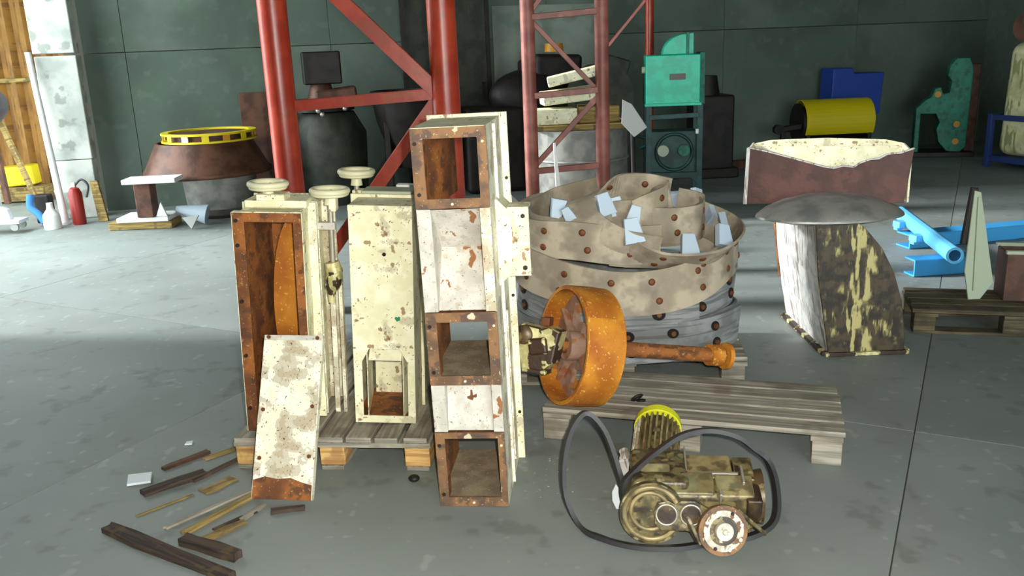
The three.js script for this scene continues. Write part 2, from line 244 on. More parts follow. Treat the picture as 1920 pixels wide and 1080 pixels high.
{ // far side of the yard: a shed of ribbed sheet
  const pts = [], n = 156; for (let i = 0; i <= n; i++) { const x = i * 0.055; pts.push([x, (i % 4 < 2 ? 0.07 : 0)]); }
  const prof = [...pts.map(([x, y]) => [x, -y - 0.012]), ...pts.slice().reverse().map(([x, y]) => [x, -y])];
  const s = structGroup('wall_yard', [-13.3, 0, -11.7], 0);
  mesh('ribbed_sheet', extr(prof, 4.2).rotateX(-Math.PI / 2), M.ochre_sheet, s);
  mesh('rail', [box(8.6, 0.05, 0.05, 4.3, 1.42, 0.07)], M.wood_tan, s);
  mesh('post', [box(0.12, 4.2, 0.12, 6.1, 2.1, 0.1)], M.wood_tan, s);
}
struct('added_shade_canopy', [box(9.0, 0.08, 2.6, -9.6, 3.1, -10.6, 0.05, 0, 0), box(0.1, 3.05, 0.1, -9.6, 1.53, -9.45)], M.roof);  // added above the view to keep sky light off the ochre shed
{ // dark steel door put in for a dark band of the back wall
  const t = thing('dark_band_door', 'tall dark grey steel door put in for the dark band of the back wall between the red posts', 'door', [-0.66, 0, -10.76], 0.2755);
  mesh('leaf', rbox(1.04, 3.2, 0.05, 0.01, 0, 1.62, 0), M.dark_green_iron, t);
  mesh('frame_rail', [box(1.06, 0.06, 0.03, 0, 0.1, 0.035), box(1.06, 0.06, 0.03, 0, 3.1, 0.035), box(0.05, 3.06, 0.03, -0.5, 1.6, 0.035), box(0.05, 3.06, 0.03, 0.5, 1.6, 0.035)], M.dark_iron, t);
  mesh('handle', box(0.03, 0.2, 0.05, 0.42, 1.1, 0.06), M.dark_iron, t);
}

// ---------------------------------------------------------------- shared builders
function pallet(name, label, pos, ry, L, W, boards, mTop, mBlock, blocksX = [-1, 0, 1], feet = true) {   // boards run along local x
  const t = thing(name, label, 'pallet', pos, ry), bw = W / boards;
  for (let i = 0; i < boards; i++) mesh('board', rbox(L + rr(-0.012, 0.012), 0.022, bw - rr(0.012, 0.022), 0.003, rr(-0.006, 0.006), 0.129, -W / 2 + (i + 0.5) * bw, rr(-0.008, 0.008), rr(-0.006, 0.006), 0), mTop, t);
  for (const s of blocksX) mesh('cross_board', rbox(0.12, 0.02, W, 0.003, s * (L / 2 - 0.06), 0.107, 0), mTop, t);
  for (const s of blocksX) for (const k of W > 0.6 ? [-1, 0, 1] : [-1, 1]) mesh('block', rbox(0.11, feet ? 0.078 : 0.096, 0.10, 0.004, s * (L / 2 - 0.06) + rr(-0.006, 0.006), feet ? 0.0575 : 0.0485, k * (W / 2 - 0.055)), mBlock, t);
  if (feet) for (const k of W > 0.6 ? [-1, 0, 1] : [-1, 1]) mesh('bottom_board', rbox(L, 0.018, 0.09, 0.003, 0, 0.0095, k * (W / 2 - 0.055)), mTop, t);
  return t;
}
function handwheel(parent, x, y, z, R, stem) {
  const w = mesh('handwheel', [torus(R - 0.011, 0.0125, x, y, z, Math.PI / 2, 0, 0), torus(R - 0.014, 0.009, x, y - 0.012, z, Math.PI / 2, 0, 0)], M.wheel_paint, parent);
  mesh('spoke', [0, 1, 2].flatMap((k) => { const a = k * 2.094 + 0.4; return [rod(V(x, y - 0.028, z), V(x + Math.cos(a) * (R - 0.014), y - 0.008, z + Math.sin(a) * (R - 0.014)), 0.008)]; }), M.wheel_paint, w);
  mesh('hub', cyl(0.017, 0.024, 0.05, x, y - 0.03, z), M.wheel_paint, w);
  mesh('stem', rod(V(x, y - 0.03, z), V(x, y - stem, z), 0.010), M.steel, w);
  return w;
}
const boltGeo = uvBox(new THREE.CylinderGeometry(0.008, 0.008, 0.007, 6)).rotateX(Math.PI / 2);
function bolt(parent, x, y, z, m = M.bolt_rust, s = 1) { const o = new THREE.Mesh(boltGeo, m); o.name = 'bolt'; o.position.set(x, y, z); o.scale.setScalar(s); o.castShadow = o.receiveShadow = true; parent.add(o); return o; }
const frameRing = (w, h, l, r, t, b, d) => extr(rect(-w / 2, 0, w / 2, h), d, 0, [rect(-w / 2 + l, b, w / 2 - r, h - t)]);

// ---------------------------------------------------------------- pallet with the ducts
pallet('pallet', 'low wooden pallet with pale end grain carrying the two cream gate ducts', [-0.675, 0, -3.79], -0.1135 + Math.PI / 2, 1.16, 0.80, 7, M.wood_grey, M.wood_new);

{ // open rusty duct with hand wheels, left end of the pallet
  const t = thing('gate_duct', 'cream duct with open rusty mouth and two handwheels, leftmost on the pallet', 'duct', [-0.945, 0.15, -3.275], -0.05); t.rotation.z = -0.045;
  const W = 0.262, H = 0.885, Dp = 0.40;
  mesh('side_panel', [box(0.004, H, Dp, -W / 2 + 0.02, H / 2, -Dp / 2)], M.cream, t);
  mesh('side_panel', [box(0.004, H, Dp, W / 2 - 0.02, H / 2, -Dp / 2)], M.cream, t);
  mesh('top_panel', box(W - 0.03, 0.004, Dp, 0, H - 0.014, -Dp / 2), M.cream, t);
  mesh('lining', [box(0.002, H - 0.03, Dp - 0.01, -W / 2 + 0.0235, H / 2, -Dp / 2), box(0.002, H - 0.03, Dp - 0.01, W / 2 - 0.0235, H / 2, -Dp / 2), box(W - 0.05, 0.002, Dp - 0.01, 0, H - 0.018, -Dp / 2), box(W - 0.05, 0.004, Dp - 0.01, 0, 0.012, -Dp / 2), box(W - 0.05, H - 0.03, 0.004, 0, H / 2, -Dp + 0.01)], M.rust, t);
  { const s = []; for (let k = 0; k <= 24; k++) { const a = -0.5 * Math.PI + Math.PI * k / 24; s.push([0.045 - 0.115 * Math.cos(a), 0.44 + 0.40 * Math.sin(a)]); }
    mesh('curved_baffle', extr([[0.106, 0.02], ...s, [0.106, 0.86]], 0.004).translate(0, 0, -0.24), M.rust_orange, t); }
  mesh('front_flange', frameRing(W, H, 0.045, 0.032, 0.035, 0.035, 0.006), M.rust, t);
  mesh('flange_edge', [box(0.004, H, 0.03, -W / 2 - 0.001, H / 2, -0.011), box(0.004, H, 0.03, W / 2 + 0.001, H / 2, -0.011), box(W, 0.004, 0.03, 0, H + 0.001, -0.011)], M.cream, t);
  for (const y of [0.10, 0.32, 0.54, 0.76, 0.855]) bolt(t, -W / 2 + 0.015, y, 0.009, M.bolt_dark);
  for (const y of [0.66, 0.84]) bolt(t, W / 2 - 0.014, y, 0.009, M.bolt_rust);
  for (const [z, p, m] of [[-0.17, 0.032, M.cream], [-0.20, 0.032, M.cream_peeling], [-0.385, 0.055, M.cream_peeling]]) mesh('gate_flange', extr(rect(-W / 2 + 0.018 - p, 0, W / 2 - 0.018 + p, H + 0.012), 0.012, 0.001, [rect(-W / 2 + 0.021, 0.014, W / 2 - 0.021, H - 0.02)]).translate(0, 0, z), m, t);
  mesh('gate_housing', [rbox(W - 0.02, 0.03, 0.16, 0.006, 0, H + 0.012, -0.19), rbox(0.11, 0.028, 0.09, 0.006, -0.02, H + 0.035, -0.16)], M.cream, t);
  for (const y of [0.2, 0.42, 0.64, 0.82]) bolt(t, W / 2 + 0.006, y, -0.156, M.cream, 0.9);
  handwheel(t, -0.035, H + 0.085, -0.15, 0.079, 0.08);
  const x2 = 0.195, z2 = -0.19;
  handwheel(t, x2, H + 0.055, z2, 0.079, 0.30);
  mesh('stem_bracket', rbox(0.075, 0.03, 0.03, 0.004, x2 - 0.02, 0.80, z2), M.white_paint, t);
  mesh('stem_cap', rbox(0.03, 0.07, 0.05, 0.006, x2 + 0.012, 0.895, z2), M.cream, t);
  mesh('gear', [cyl(0.03, 0.034, 0.045, x2, 0.63, z2, 0, 0, 0.2, 12), sph(0.036, x2, 0.585, z2, 0.9, 1.6, 0.9, 12), cyl(0.022, 0.012, 0.07, x2 - 0.012, 0.52, z2)], M.oily_cream, t);
  mesh('guide_rail', [box(0.014, 0.62, 0.03, x2 + 0.02, 0.31, z2 - 0.03), box(0.02, 0.5, 0.012, x2 - 0.012, 0.25, z2 - 0.02)], M.cream_peeling, t);
}
{ // closed duct with a square mouth at its foot
  const t = thing('feed_duct', 'cream duct with a plain face, a square mouth at its foot and a green sticker', 'duct', [-0.532, 0.148, -3.325], -0.05); t.rotation.z = -0.05;
  const W = 0.245, H = 0.888, Dp = 0.46, ox = 0.0, o0 = 0.03, o1 = 0.315, ol = -W / 2 + 0.034, or = W / 2 - 0.03;
  mesh('front_panel', extr(rect(-W / 2, 0, W / 2, H), 0.005, 0.001, [[[ol, o0], [or, o0], [or, o1 - 0.055], [or - 0.03, o1], [ol + 0.03, o1], [ol, o1 - 0.055]]]), M.cream, t);
  mesh('top_lip', box(W, 0.02, 0.012, 0, H - 0.008, 0.005), M.cream, t);
  mesh('body', [box(0.004, H, Dp, -W / 2 + 0.002, H / 2, -Dp / 2), box(0.004, H, Dp, W / 2 - 0.002, H / 2, -Dp / 2), box(W, 0.004, Dp, 0, H - 0.002, -Dp / 2), box(W, H, 0.004, 0, H / 2, -Dp)], M.cream, t);
  mesh('mouth_floor', box(W - 0.01, 0.004, 0.30, 0, o0 - 0.006, -0.15), M.rust, t);
  mesh('mouth_lining', [box(0.003, 0.34, 0.30, ol + 0.001, 0.17, -0.15, 0, 0.12, 0), box(0.003, 0.34, 0.30, or - 0.001, 0.17, -0.15, 0, -0.12, 0), box(W - 0.07, 0.34, 0.003, 0, 0.17, -0.26), box(W - 0.07, 0.003, 0.20, 0, o1 - 0.03, -0.10, -0.9, 0, 0)], M.cream, t);
  mesh('mouth_hood', [box(or - ol - 0.05, 0.06, 0.003, (or + ol) / 2, o1 - 0.028, -0.022, -0.7, 0, 0)], M.cream, t);
  for (const y of [0.12, 0.27, 0.46, 0.66, 0.85]) { bolt(t, -W / 2 + 0.012, y, 0.007, M.cream, 0.9); bolt(t, W / 2 - 0.012, y + 0.01, 0.007, M.cream, 0.9); }
  mesh('latch_hole', cyl(0.0075, 0.0075, 0.004, 0.012, 0.70, 0.0065, Math.PI / 2, 0, 0, 14), M.black_hole, t);
  mesh('sticker', extr([[0, 0], [0.012, 0.006], [0.014, 0.018], [0.007, 0.022], [0.003, 0.017], [-0.004, 0.021], [-0.009, 0.014]], 0.0006).translate(0.055, 0.43, 0.0058), M.sticker_green, t);
  mesh('rear_flange', [extr(rect(-W / 2 - 0.03, 0, W / 2 + 0.012, H + 0.012), 0.012, 0.001, [rect(-W / 2 + 0.001, 0.012, W / 2 - 0.001, H - 0.006)]).translate(0, 0, -0.2)], M.cream, t);
  mesh('rear_plate', rbox(0.13, 0.012, 0.05, 0.002, 0.06, H + 0.012, -Dp + 0.03), M.white, t);
  mesh('top_gate', rbox(W - 0.02, 0.022, 0.12, 0.005, 0, H + 0.012, -0.26), M.pale_green, t);
  mesh('wheel_bracket', rbox(0.06, 0.03, 0.06, 0.006, -0.135, H - 0.002, -0.30), M.cream, t);
  handwheel(t, -0.15, H + 0.085, -0.30, 0.076, 0.10);
}
{ // loose cover leaning on the rusty duct
  const t = thing('duct_cover', 'peeling cream sheet cover with rusty lower edge leaning against the open rusty duct', 'cover', [-0.885, 0.012, -2.965], -0.10);
  const lean = new THREE.Group(); lean.name = 'tray'; lean.rotation.x = -0.475; lean.rotation.z = -0.02; t.add(lean);
  const W = 0.226, H = 0.615;
  const face = extr([[-W / 2, 0.07], [-0.07, 0.083], [-0.02, 0.075], [0.03, 0.08], [0.07, 0.066], [W / 2, 0.055], [W / 2, H - 0.018], [-W / 2, H - 0.018]], 0.004);
  mesh('painted_face', face, M.cream_peeling, lean);
  mesh('rusty_edge', [extr([[-W / 2, 0], [W / 2, 0], [W / 2, 0.0545], [0.07, 0.0655], [0.03, 0.0795], [-0.02, 0.0745], [-0.07, 0.0825], [-W / 2, 0.0695]], 0.004)], M.rust, lean);
  mesh('top_lip', rbox(W, 0.02, 0.014, 0.002, 0, H - 0.01, 0.002), M.white_paint, lean);
  mesh('side_lip', [box(0.003, H, 0.03, -W / 2 - 0.001, H / 2, -0.012), box(0.003, H, 0.03, W / 2 + 0.001, H / 2, -0.012)], M.cream_peeling, lean);
  for (const [x, y] of [[-0.095, 0.15], [0.095, 0.16], [-0.096, 0.33], [0.094, 0.345], [-0.095, 0.606], [0.097, 0.604]]) bolt(lean, x, y, y > 0.6 ? 0.011 : 0.006, M.bolt_rust, 1.0);
}
{ // tall manifold of five bays
  const t = thing('manifold_duct', 'tall cream and rust manifold with three open square mouths, standing on the floor in front', 'duct', [-0.166, 0, -2.884], -0.112); t.rotation.z = 0.016;
  const W = 0.248, Dp = 0.40, ys = [0, 0.292, 0.468, 0.735, 1.09, 1.357], H = 1.357;
  mesh('side_panel', box(0.004, H, Dp, W / 2 - 0.002, H / 2, -Dp / 2), M.cream_peeling, t);
  mesh('side_panel', box(0.004, H, Dp, -W / 2 + 0.002, H / 2, -Dp / 2), M.white_paint, t);
  mesh('top_panel', box(W - 0.008, 0.004, Dp, 0, H - 0.002, -Dp / 2), M.cream, t);
  for (const [i, l, r, tp, bt] of [[4, 0.040, 0.030, 0.034, 0.032], [2, 0.038, 0.034, 0.034, 0.034], [0, 0.034, 0.024, 0.022, 0.036]]) {
    const h = ys[i + 1] - ys[i], y0 = ys[i], inn = W / 2 - 0.005;
    const f = mesh('mouth_flange', frameRing(W, h - 0.004, l, r, tp, bt, 0.007).translate(0, y0 + 0.002, 0), M.rust_flange, t);
    mesh('lip', [box(0.003, h - tp - bt, 0.05, -W / 2 + l - 0.001, y0 + bt + (h - tp - bt) / 2, -0.022), box(0.003, h - tp - bt, 0.05, W / 2 - r + 0.001, y0 + bt + (h - tp - bt) / 2, -0.022), box(W - l - r, 0.003, 0.05, (l - r) / 2, y0 + h - tp, -0.022)], M.rust, f);
    mesh('mouth_lining', [box(0.002, h - 0.01, Dp - 0.01, -inn, y0 + h / 2, -Dp / 2), box(0.002, h - 0.01, Dp - 0.01, inn, y0 + h / 2, -Dp / 2), box(2 * inn, 0.002, Dp - 0.01, 0, y0 + h - 0.008, -Dp / 2)], M.rust, t);
    if (i < 4) mesh('mouth_floor', box(2 * inn, 0.003, Dp - 0.006, 0, y0 + bt - 0.006, -Dp / 2), M.dusty_plate, t);
    for (const [bx, by] of [[-W / 2 + 0.016, 0.05], [-W / 2 + 0.014, h - 0.05]]) bolt(t, bx, y0 + by, 0.009, M.bolt_dark, 0.85);
    bolt(t, 0.0, y0 + bt / 2, 0.009, M.cream, 0.6); bolt(t, W / 2 - 0.012, y0 + h - 0.05, 0.009, M.cream, 0.6);
  }
  { const pts = []; for (let i = 0; i <= 14; i++) { const a = i / 14; pts.push(V(-0.118 + 0.07 * Math.sin(a * 1.7), 0, -0.02 - 0.37 * a)); }
    mesh('baffle', strip(pts.map((p) => p.clone().setY(1.21)), pts.map(() => V(0, 1, 0)), 0.24, 0.003), M.rust, t); }
  mesh('back_panel', [box(W - 0.01, 0.11, 0.003, 0, 0.235, -Dp + 0.004)], M.cream, t);
  // bay with the folded white recess
  const stripL = 0.048, stripR = 0.036;
  for (const [i] of [[3], [1]]) { const y0 = ys[i], h = ys[i + 1] - y0;
    mesh('corner_strip', rbox(stripL, h, 0.008, 0.002, -W / 2 + stripL / 2, y0 + h / 2, 0.001), M.white_paint, t);
    mesh('corner_strip', rbox(stripR, h, 0.008, 0.002, W / 2 - stripR / 2, y0 + h / 2, 0.001), i === 3 ? M.cream_peeling : M.white_paint, t); }
  const xl = -W / 2 + stripL, xr = W / 2 - stripR, xm = (xl + xr) / 2, iw = xr - xl;
  const slope = (ya, za, yb, zb, w, x) => { const dy = yb - ya, dz = zb - za; return box(w, Math.hypot(dy, dz), 0.003, x, (ya + yb) / 2, (za + zb) / 2, Math.atan2(dz, dy), 0, 0); };
  mesh('recess_sheet', [slope(1.085, -0.004, 0.93, -0.14, iw, xm)], M.white_paint, t);
  mesh('recess_sheet', [slope(0.93, -0.14, 0.737, -0.01, iw, xm)], M.white_paint, t);
  mesh('recess_cheek', box(0.003, 0.35, 0.14, xl - 0.001, 0.91, -0.07), M.white_paint, t);
  mesh('recess_cheek', [box(0.003, 0.35, 0.14, xr + 0.001, 0.91, -0.07)], M.white_paint, t);
  mesh('recess_sheet', [slope(0.468, -0.055, 0.294, -0.008, iw, xm)], M.white_paint, t);
  for (const x of [xl - 0.001, xr + 0.001]) mesh('recess_cheek', box(0.003, 0.17, 0.05, x, 0.38, -0.027), M.white_paint, t);
  mesh('rust_mark', [extr([[-0.006, 0], [0.004, -0.004], [0.008, 0.006], [0.019, 0.008], [0.019, 0.02], [0.006, 0.014], [0.003, 0.034], [-0.003, 0.034], [-0.004, 0.014], [-0.016, 0.01], [-0.014, 0.003]], 0.001).rotateX(-0.26).translate(0.01, 0.40, -0.034)], M.bolt_rust, t);
  mesh('rear_flange', [extr(rect(-W / 2 - 0.02, 0.0, W / 2 + 0.026, H + 0.012), 0.012, 0.001, [rect(-W / 2 + 0.004, 0.014, W / 2 - 0.004, H - 0.006)]).translate(0, 0, -Dp)], M.cream, t);
  for (const y of [0.2, 0.68, 1.13]) bolt(t, W / 2 + 0.014, y, -Dp + 0.016, M.bolt_dark, 0.8);
  mesh('side_rib', [box(0.012, H - 0.02, 0.012, W / 2 + 0.004, H / 2, -0.17), box(0.008, 0.6, 0.03, W / 2 + 0.002, 0.36, -0.27)], M.cream_peeling, t);
  const br = mesh('side_outlet', [extr([[0, 0.79], [0.045, 0.835], [0.055, 0.835], [0.055, 1.055], [0.045, 1.055], [0, 1.10]], 0.12).translate(W / 2, 0, -0.24)], M.cream, t);
  mesh('outlet_flange', [rbox(0.062, 0.235, 0.012, 0.003, W / 2 + 0.082, 0.945, -0.125), rbox(0.05, 0.235, 0.004, 0.001, W / 2 + 0.03, 0.945, -0.132, 0, -0.25, 0), box(0.075, 0.008, 0.10, W / 2 + 0.075, 0.828, -0.17), box(0.075, 0.008, 0.10, W / 2 + 0.075, 1.062, -0.17)], M.cream, br);
  bolt(br, W / 2 + 0.093, 1.035, -0.117, M.bolt_dark, 1.0); bolt(br, W / 2 + 0.093, 0.853, -0.117, M.bolt_dark, 1.1);
}

// ---------------------------------------------------------------- front pallet, gear motor, pulley, belt
pallet('pallet', 'weathered grey narrow pallet lying empty in front behind the gear motor', [0.745, 0, -3.483], -0.3086, 1.18, 0.5, 5, M.wood_grey, M.wood_grey, [-1, 0, 1], false);
pallet('pallet', 'grey pallet under the coiled perforated elevator belt', [0.56, 0, -4.38], -0.10, 1.16, 0.80, 6, M.wood_grey, M.wood_grey);

{ // elevator belt: one long perforated band, coiled and looped on its pallet
  const t = thing('elevator_belt', 'coiled beige and grey perforated elevator belt with rusty bolts heaped on a pallet', 'belt', [0.565, 0.141, -4.25], 0);
  const boltB = uvBox(new THREE.SphereGeometry(0.0165, 10, 6)), hole = uvBox(new THREE.CylinderGeometry(0.03, 0.03, 0.004, 14)), nut = uvBox(new THREE.CylinderGeometry(0.012, 0.014, 0.016, 8));
  boltB.scale(1, 0.45, 1);
  let nb = 0;
  const tr = (P, A, w, th, step, m, from, to, off, kind, jitter = 0.02, side = 1) => {
    // fasteners in pairs along the band
    let acc = 0;
    for (let i = 1; i < P.length - 1; i++) {
      acc += P[i].distanceTo(P[i - 1]); if (acc < step || i < from || i > to) continue; acc = 0;
      const tan = P[i + 1].clone().sub(P[i - 1]).normalize(), a = A[i].clone().addScaledVector(tan, -A[i].dot(tan)).normalize(), n = tan.clone().cross(a).normalize().multiplyScalar(side);
      if (n.z < -0.25 || P[i].z < -0.25) continue;
      for (const s of off) {
        const pos = P[i].clone().addScaledVector(a, s * w + rr(-jitter, jitter) * 0.2).addScaledVector(tan, rr(-jitter, jitter)).addScaledVector(n, th / 2 + 0.001);
        const q = new THREE.Quaternion().setFromUnitVectors(V(0, 1, 0), n);
        if (kind === 'hole') { const h = new THREE.Mesh(hole, M.black_hole); h.name = 'bolt_hole'; h.position.copy(pos); h.quaternion.copy(q); h.scale.set(0.9 + rr(0, 0.4), 1, 0.7 + rr(0, 0.3)); t.add(h); const k = new THREE.Mesh(nut, M.bolt_rust); k.name = 'bolt'; k.position.copy(pos).addScaledVector(n, 0.003); k.quaternion.copy(q); t.add(k); h.castShadow = k.castShadow = h.receiveShadow = k.receiveShadow = true; }
        else { const k = new THREE.Mesh(boltB, m); k.name = 'bolt'; k.position.copy(pos); k.quaternion.copy(q); k.castShadow = k.receiveShadow = true; t.add(k); }
        nb++;
      }
    }
  };
  const ellipse = (a, rx, rz, cx = 0, cz = 0) => V(cx + rx * Math.cos(a), 0, cz + rz * Math.sin(a));
  const coil = (y, w, turns, rx, rz, k, wob, ph, m, seg = 90) => {
    const P = [], A = [];
    for (let i = 0; i <= seg * turns; i++) {
      const a = i / seg * 2 * Math.PI + ph, f = 1 - k * i / (seg * turns), wv = 1 + 0.02 * Math.sin(3 * a + ph) + 0.012 * Math.sin(7 * a);
      const p = ellipse(a, rx * f * wv, rz * f * wv); p.y = y + wob * Math.sin(2 * a + ph) + 0.5 * wob * Math.sin(5 * a + i * 0.004); P.push(p);
      A.push(V(Math.cos(a) * 0.10 * Math.sin(3 * a + ph), 1, Math.sin(a) * 0.10 * Math.sin(3 * a)));
    }
    mesh('belt_turn', strip(P, A, w, 0.012), m, t); return [P, A];
  };
  let [P, A] = coil(0.112, 0.185, 3.4, 0.555, 0.415, 0.22, 0.008, 0.4, M.belt_grey); tr(P, A, 0.185, 0.012, 0.19, M.bolt_dark, 0, 92, [-0.22, 0.22], 'hole', 0.02, -1);
  [P, A] = coil(0.29, 0.19, 3.3, 0.545, 0.405, 0.22, 0.012, 1.0, M.belt_grey); tr(P, A, 0.19, 0.012, 0.20, M.bolt_dark, 0, 92, [-0.22, 0.22], 'hole', 0.03, -1);
  // beige turn that sags over the front of the coils
  const loop = (pts, acr, w, m, seg, th = 0.012) => {
    const c = new THREE.CatmullRomCurve3(pts.map((p) => V(...p)), false, 'centripetal'), ca = new THREE.CatmullRomCurve3(acr.map((p) => V(...p)), false, 'centripetal');
    const PP = [], AA = []; for (let i = 0; i <= seg; i++) { PP.push(c.getPoint(i / seg)); AA.push(ca.getPoint(i / seg).normalize()); }
    mesh('belt_turn', strip(PP, AA, w, th), m, t); return [PP, AA];
  };
  [P, A] = loop([[-0.30, 0.56, -0.30], [-0.54, 0.51, -0.08], [-0.50, 0.455, 0.20], [-0.29, 0.40, 0.375], [-0.04, 0.365, 0.435], [0.22, 0.385, 0.395], [0.44, 0.45, 0.235], [0.55, 0.48, -0.05], [0.35, 0.5, -0.33]], [[0, 1, 0], [0, 1, 0], [0.1, 1, 0], [0.05, 1, 0.1], [0, 1, -0.1], [0, 1, -0.12], [0, 1, 0], [0, 1, 0], [0, 1, 0]], 0.20, M.belt_beige, 90);
  tr(P, A, 0.20, 0.012, 0.20, M.bolt_rust, 8, 80, [-0.2, 0.24], 'bolt', 0.02, 1);
  // left upper turn
  [P, A] = loop([[-0.15, 0.62, -0.34], [-0.42, 0.64, -0.22], [-0.535, 0.61, 0.02], [-0.46, 0.60, 0.24], [-0.27, 0.595, 0.33], [-0.06, 0.57, 0.355], [0.12, 0.56, 0.30]], [[0, 1, 0], [0, 1, 0], [0.05, 1, 0], [0, 1, 0.12], [0, 1, 0], [0, 1, -0.1], [0, 1, 0]], 0.175, M.belt_beige, 70);
  tr(P, A, 0.175, 0.012, 0.20, M.bolt_rust, 6, 64, [-0.22, 0.22], 'bolt', 0.02, 1);
  [P, A] = loop([[-0.10, 0.72, -0.30], [-0.34, 0.68, -0.22], [-0.47, 0.64, -0.02], [-0.44, 0.62, 0.16], [-0.32, 0.625, 0.27], [-0.16, 0.64, 0.27]], [[0, 1, 0], [0.1, 1, 0], [0.1, 1, 0], [0.1, 1, -0.2], [0, 1, -0.4], [0, 1, -0.4]], 0.14, M.belt_beige, 60);
  tr(P, A, 0.15, 0.012, 0.21, M.bolt_rust, 6, 54, [-0.2], 'bolt', 0.02, 1);
  // right loop: an open ring leaning outwards, its inside seen from above
  [P, A] = loop([[-0.10, 0.555, 0.34], [0.12, 0.50, 0.385], [0.34, 0.49, 0.36], [0.47, 0.515, 0.20], [0.51, 0.535, -0.02], [0.42, 0.57, -0.20], [0.26, 0.62, -0.28], [0.08, 0.60, -0.22], [0.0, 0.60, -0.02], [0.06, 0.60, 0.12], [0.22, 0.60, 0.16], [0.36, 0.62, 0.06], [0.38, 0.64, -0.06], [0.28, 0.66, -0.14]],
    [[-0.1, 1, 0.15], [0, 0.55, 0.8], [0.2, 0.6, 0.7], [0.6, 0.75, 0.3], [0.55, 0.9, 0], [0.4, 1, -0.4], [0, 1, -0.4], [-0.3, 1, -0.2], [-0.2, 1, 0], [0, 1, 0], [0, 1, 0], [0, 1, 0], [0, 1, 0], [0, 1, 0]], 0.17, M.belt_beige, 130);
  tr(P, A, 0.17, 0.012, 0.19, M.bolt_rust, 4, 126, [-0.22, 0.22], 'bolt', 0.02, 1);
  [P, A] = loop([[-0.20, 0.62, 0.22], [0.02, 0.63, 0.20], [0.20, 0.62, 0.20], [0.34, 0.62, 0.12], [0.37, 0.63, -0.02]], [[0, 1, -0.1], [0, 1, 0], [0, 1, 0], [0, 1, 0], [0, 1, 0]], 0.17, M.belt_beige, 50);
  tr(P, A, 0.17, 0.012, 0.20, M.bolt_rust, 3, 46, [-0.2, 0.24], 'bolt', 0.02, 1);
  // twisted top loop with the free end
  [P, A] = loop([[0.10, 0.545, 0.36], [-0.06, 0.575, 0.37], [-0.17, 0.625, 0.345], [-0.235, 0.685, 0.29], [-0.235, 0.74, 0.20], [-0.16, 0.77, 0.10], [-0.03, 0.775, 0.05], [0.10, 0.765, 0.04], [0.20, 0.745, 0.08]],
    [[0.3, 0.8, 0.5], [0.55, 0.75, 0.3], [0.85, 0.5, 0.25], [0.95, 0.3, 0.3], [0.8, 0.2, 0.8], [0.3, 0.4, 0.9], [0, 0.9, 0.3], [0, 1, 0.1], [0, 1, 0.05]], 0.165, M.belt_beige, 80);
  tr(P, A, 0.165, 0.012, 0.17, M.bolt_rust, 8, 70, [-0.2, 0.2], 'bolt', 0.015, 1);
  [P, A] = loop([[-0.13, 0.66, 0.17], [-0.04, 0.675, 0.23], [0.06, 0.68, 0.22], [0.10, 0.69, 0.16], [0.145, 0.715, 0.12], [0.20, 0.73, 0.135]], [[0, 1, -0.3], [0, 1, 0], [0.05, 1, 0], [0.05, 1, 0], [0.02, 1, 0], [0, 1, 0]], 0.16, M.belt_beige, 50);
  [P, A] = loop([[0.20, 0.745, 0.09], [0.165, 0.72, 0.155], [0.09, 0.70, 0.21], [0.02, 0.675, 0.235]], [[0, 1, 0], [0, 1, 0], [0.02, 1, 0], [0.04, 1, 0]], 0.165, M.belt_beige, 30);
  tr(P, A, 0.165, 0.012, 0.09, M.bolt_rust, 3, 20, [-0.18, 0.22], 'bolt', 0.01, -1);
  // inner side lugs of pale plastic
  const lug = extr([[-0.045, -0.055], [0.045, -0.055], [0.03, 0.055], [-0.03, 0.055]], 0.03, 0.004);
  for (const [x, y, z, rx, ry, rz, s] of [[-0.02, 0.635, 0.365, -0.35, 0.1, 0.15, 1.05], [0.235, 0.555, 0.365, -0.7, 0.1, 0, 0.95], [0.405, 0.575, 0.275, -0.6, 0.5, 0, 0.95], [0.455, 0.59, 0.05, -0.9, 1.4, 0, 0.9], [0.43, 0.61, -0.1, -0.9, 1.9, 0, 0.8], [0.25, 0.68, -0.22, 0.3, 0, 1.5, 0.9], [-0.13, 0.735, 0.22, -0.3, 0.3, 0.3, 0.95], [-0.06, 0.72, 0.19, -0.2, -0.2, 0.2, 0.8], [0.005, 0.69, 0.26, -0.3, 0, -0.3, 0.75], [-0.345, 0.73, 0.22, 0, 0.2, 2.9, 0.8], [-0.295, 0.71, 0.26, 0.1, -0.1, 0.5, 0.6], [0.37, 0.70, -0.16, -0.4, 1.0, 1.5, 0.8]]) {
    const o = new THREE.Mesh(lug, M.pale_plastic); o.name = 'bucket_lug'; o.position.set(x, y, z); o.rotation.set(rx, ry, rz); o.scale.setScalar(s); o.castShadow = o.receiveShadow = true; t.add(o);
  }
}
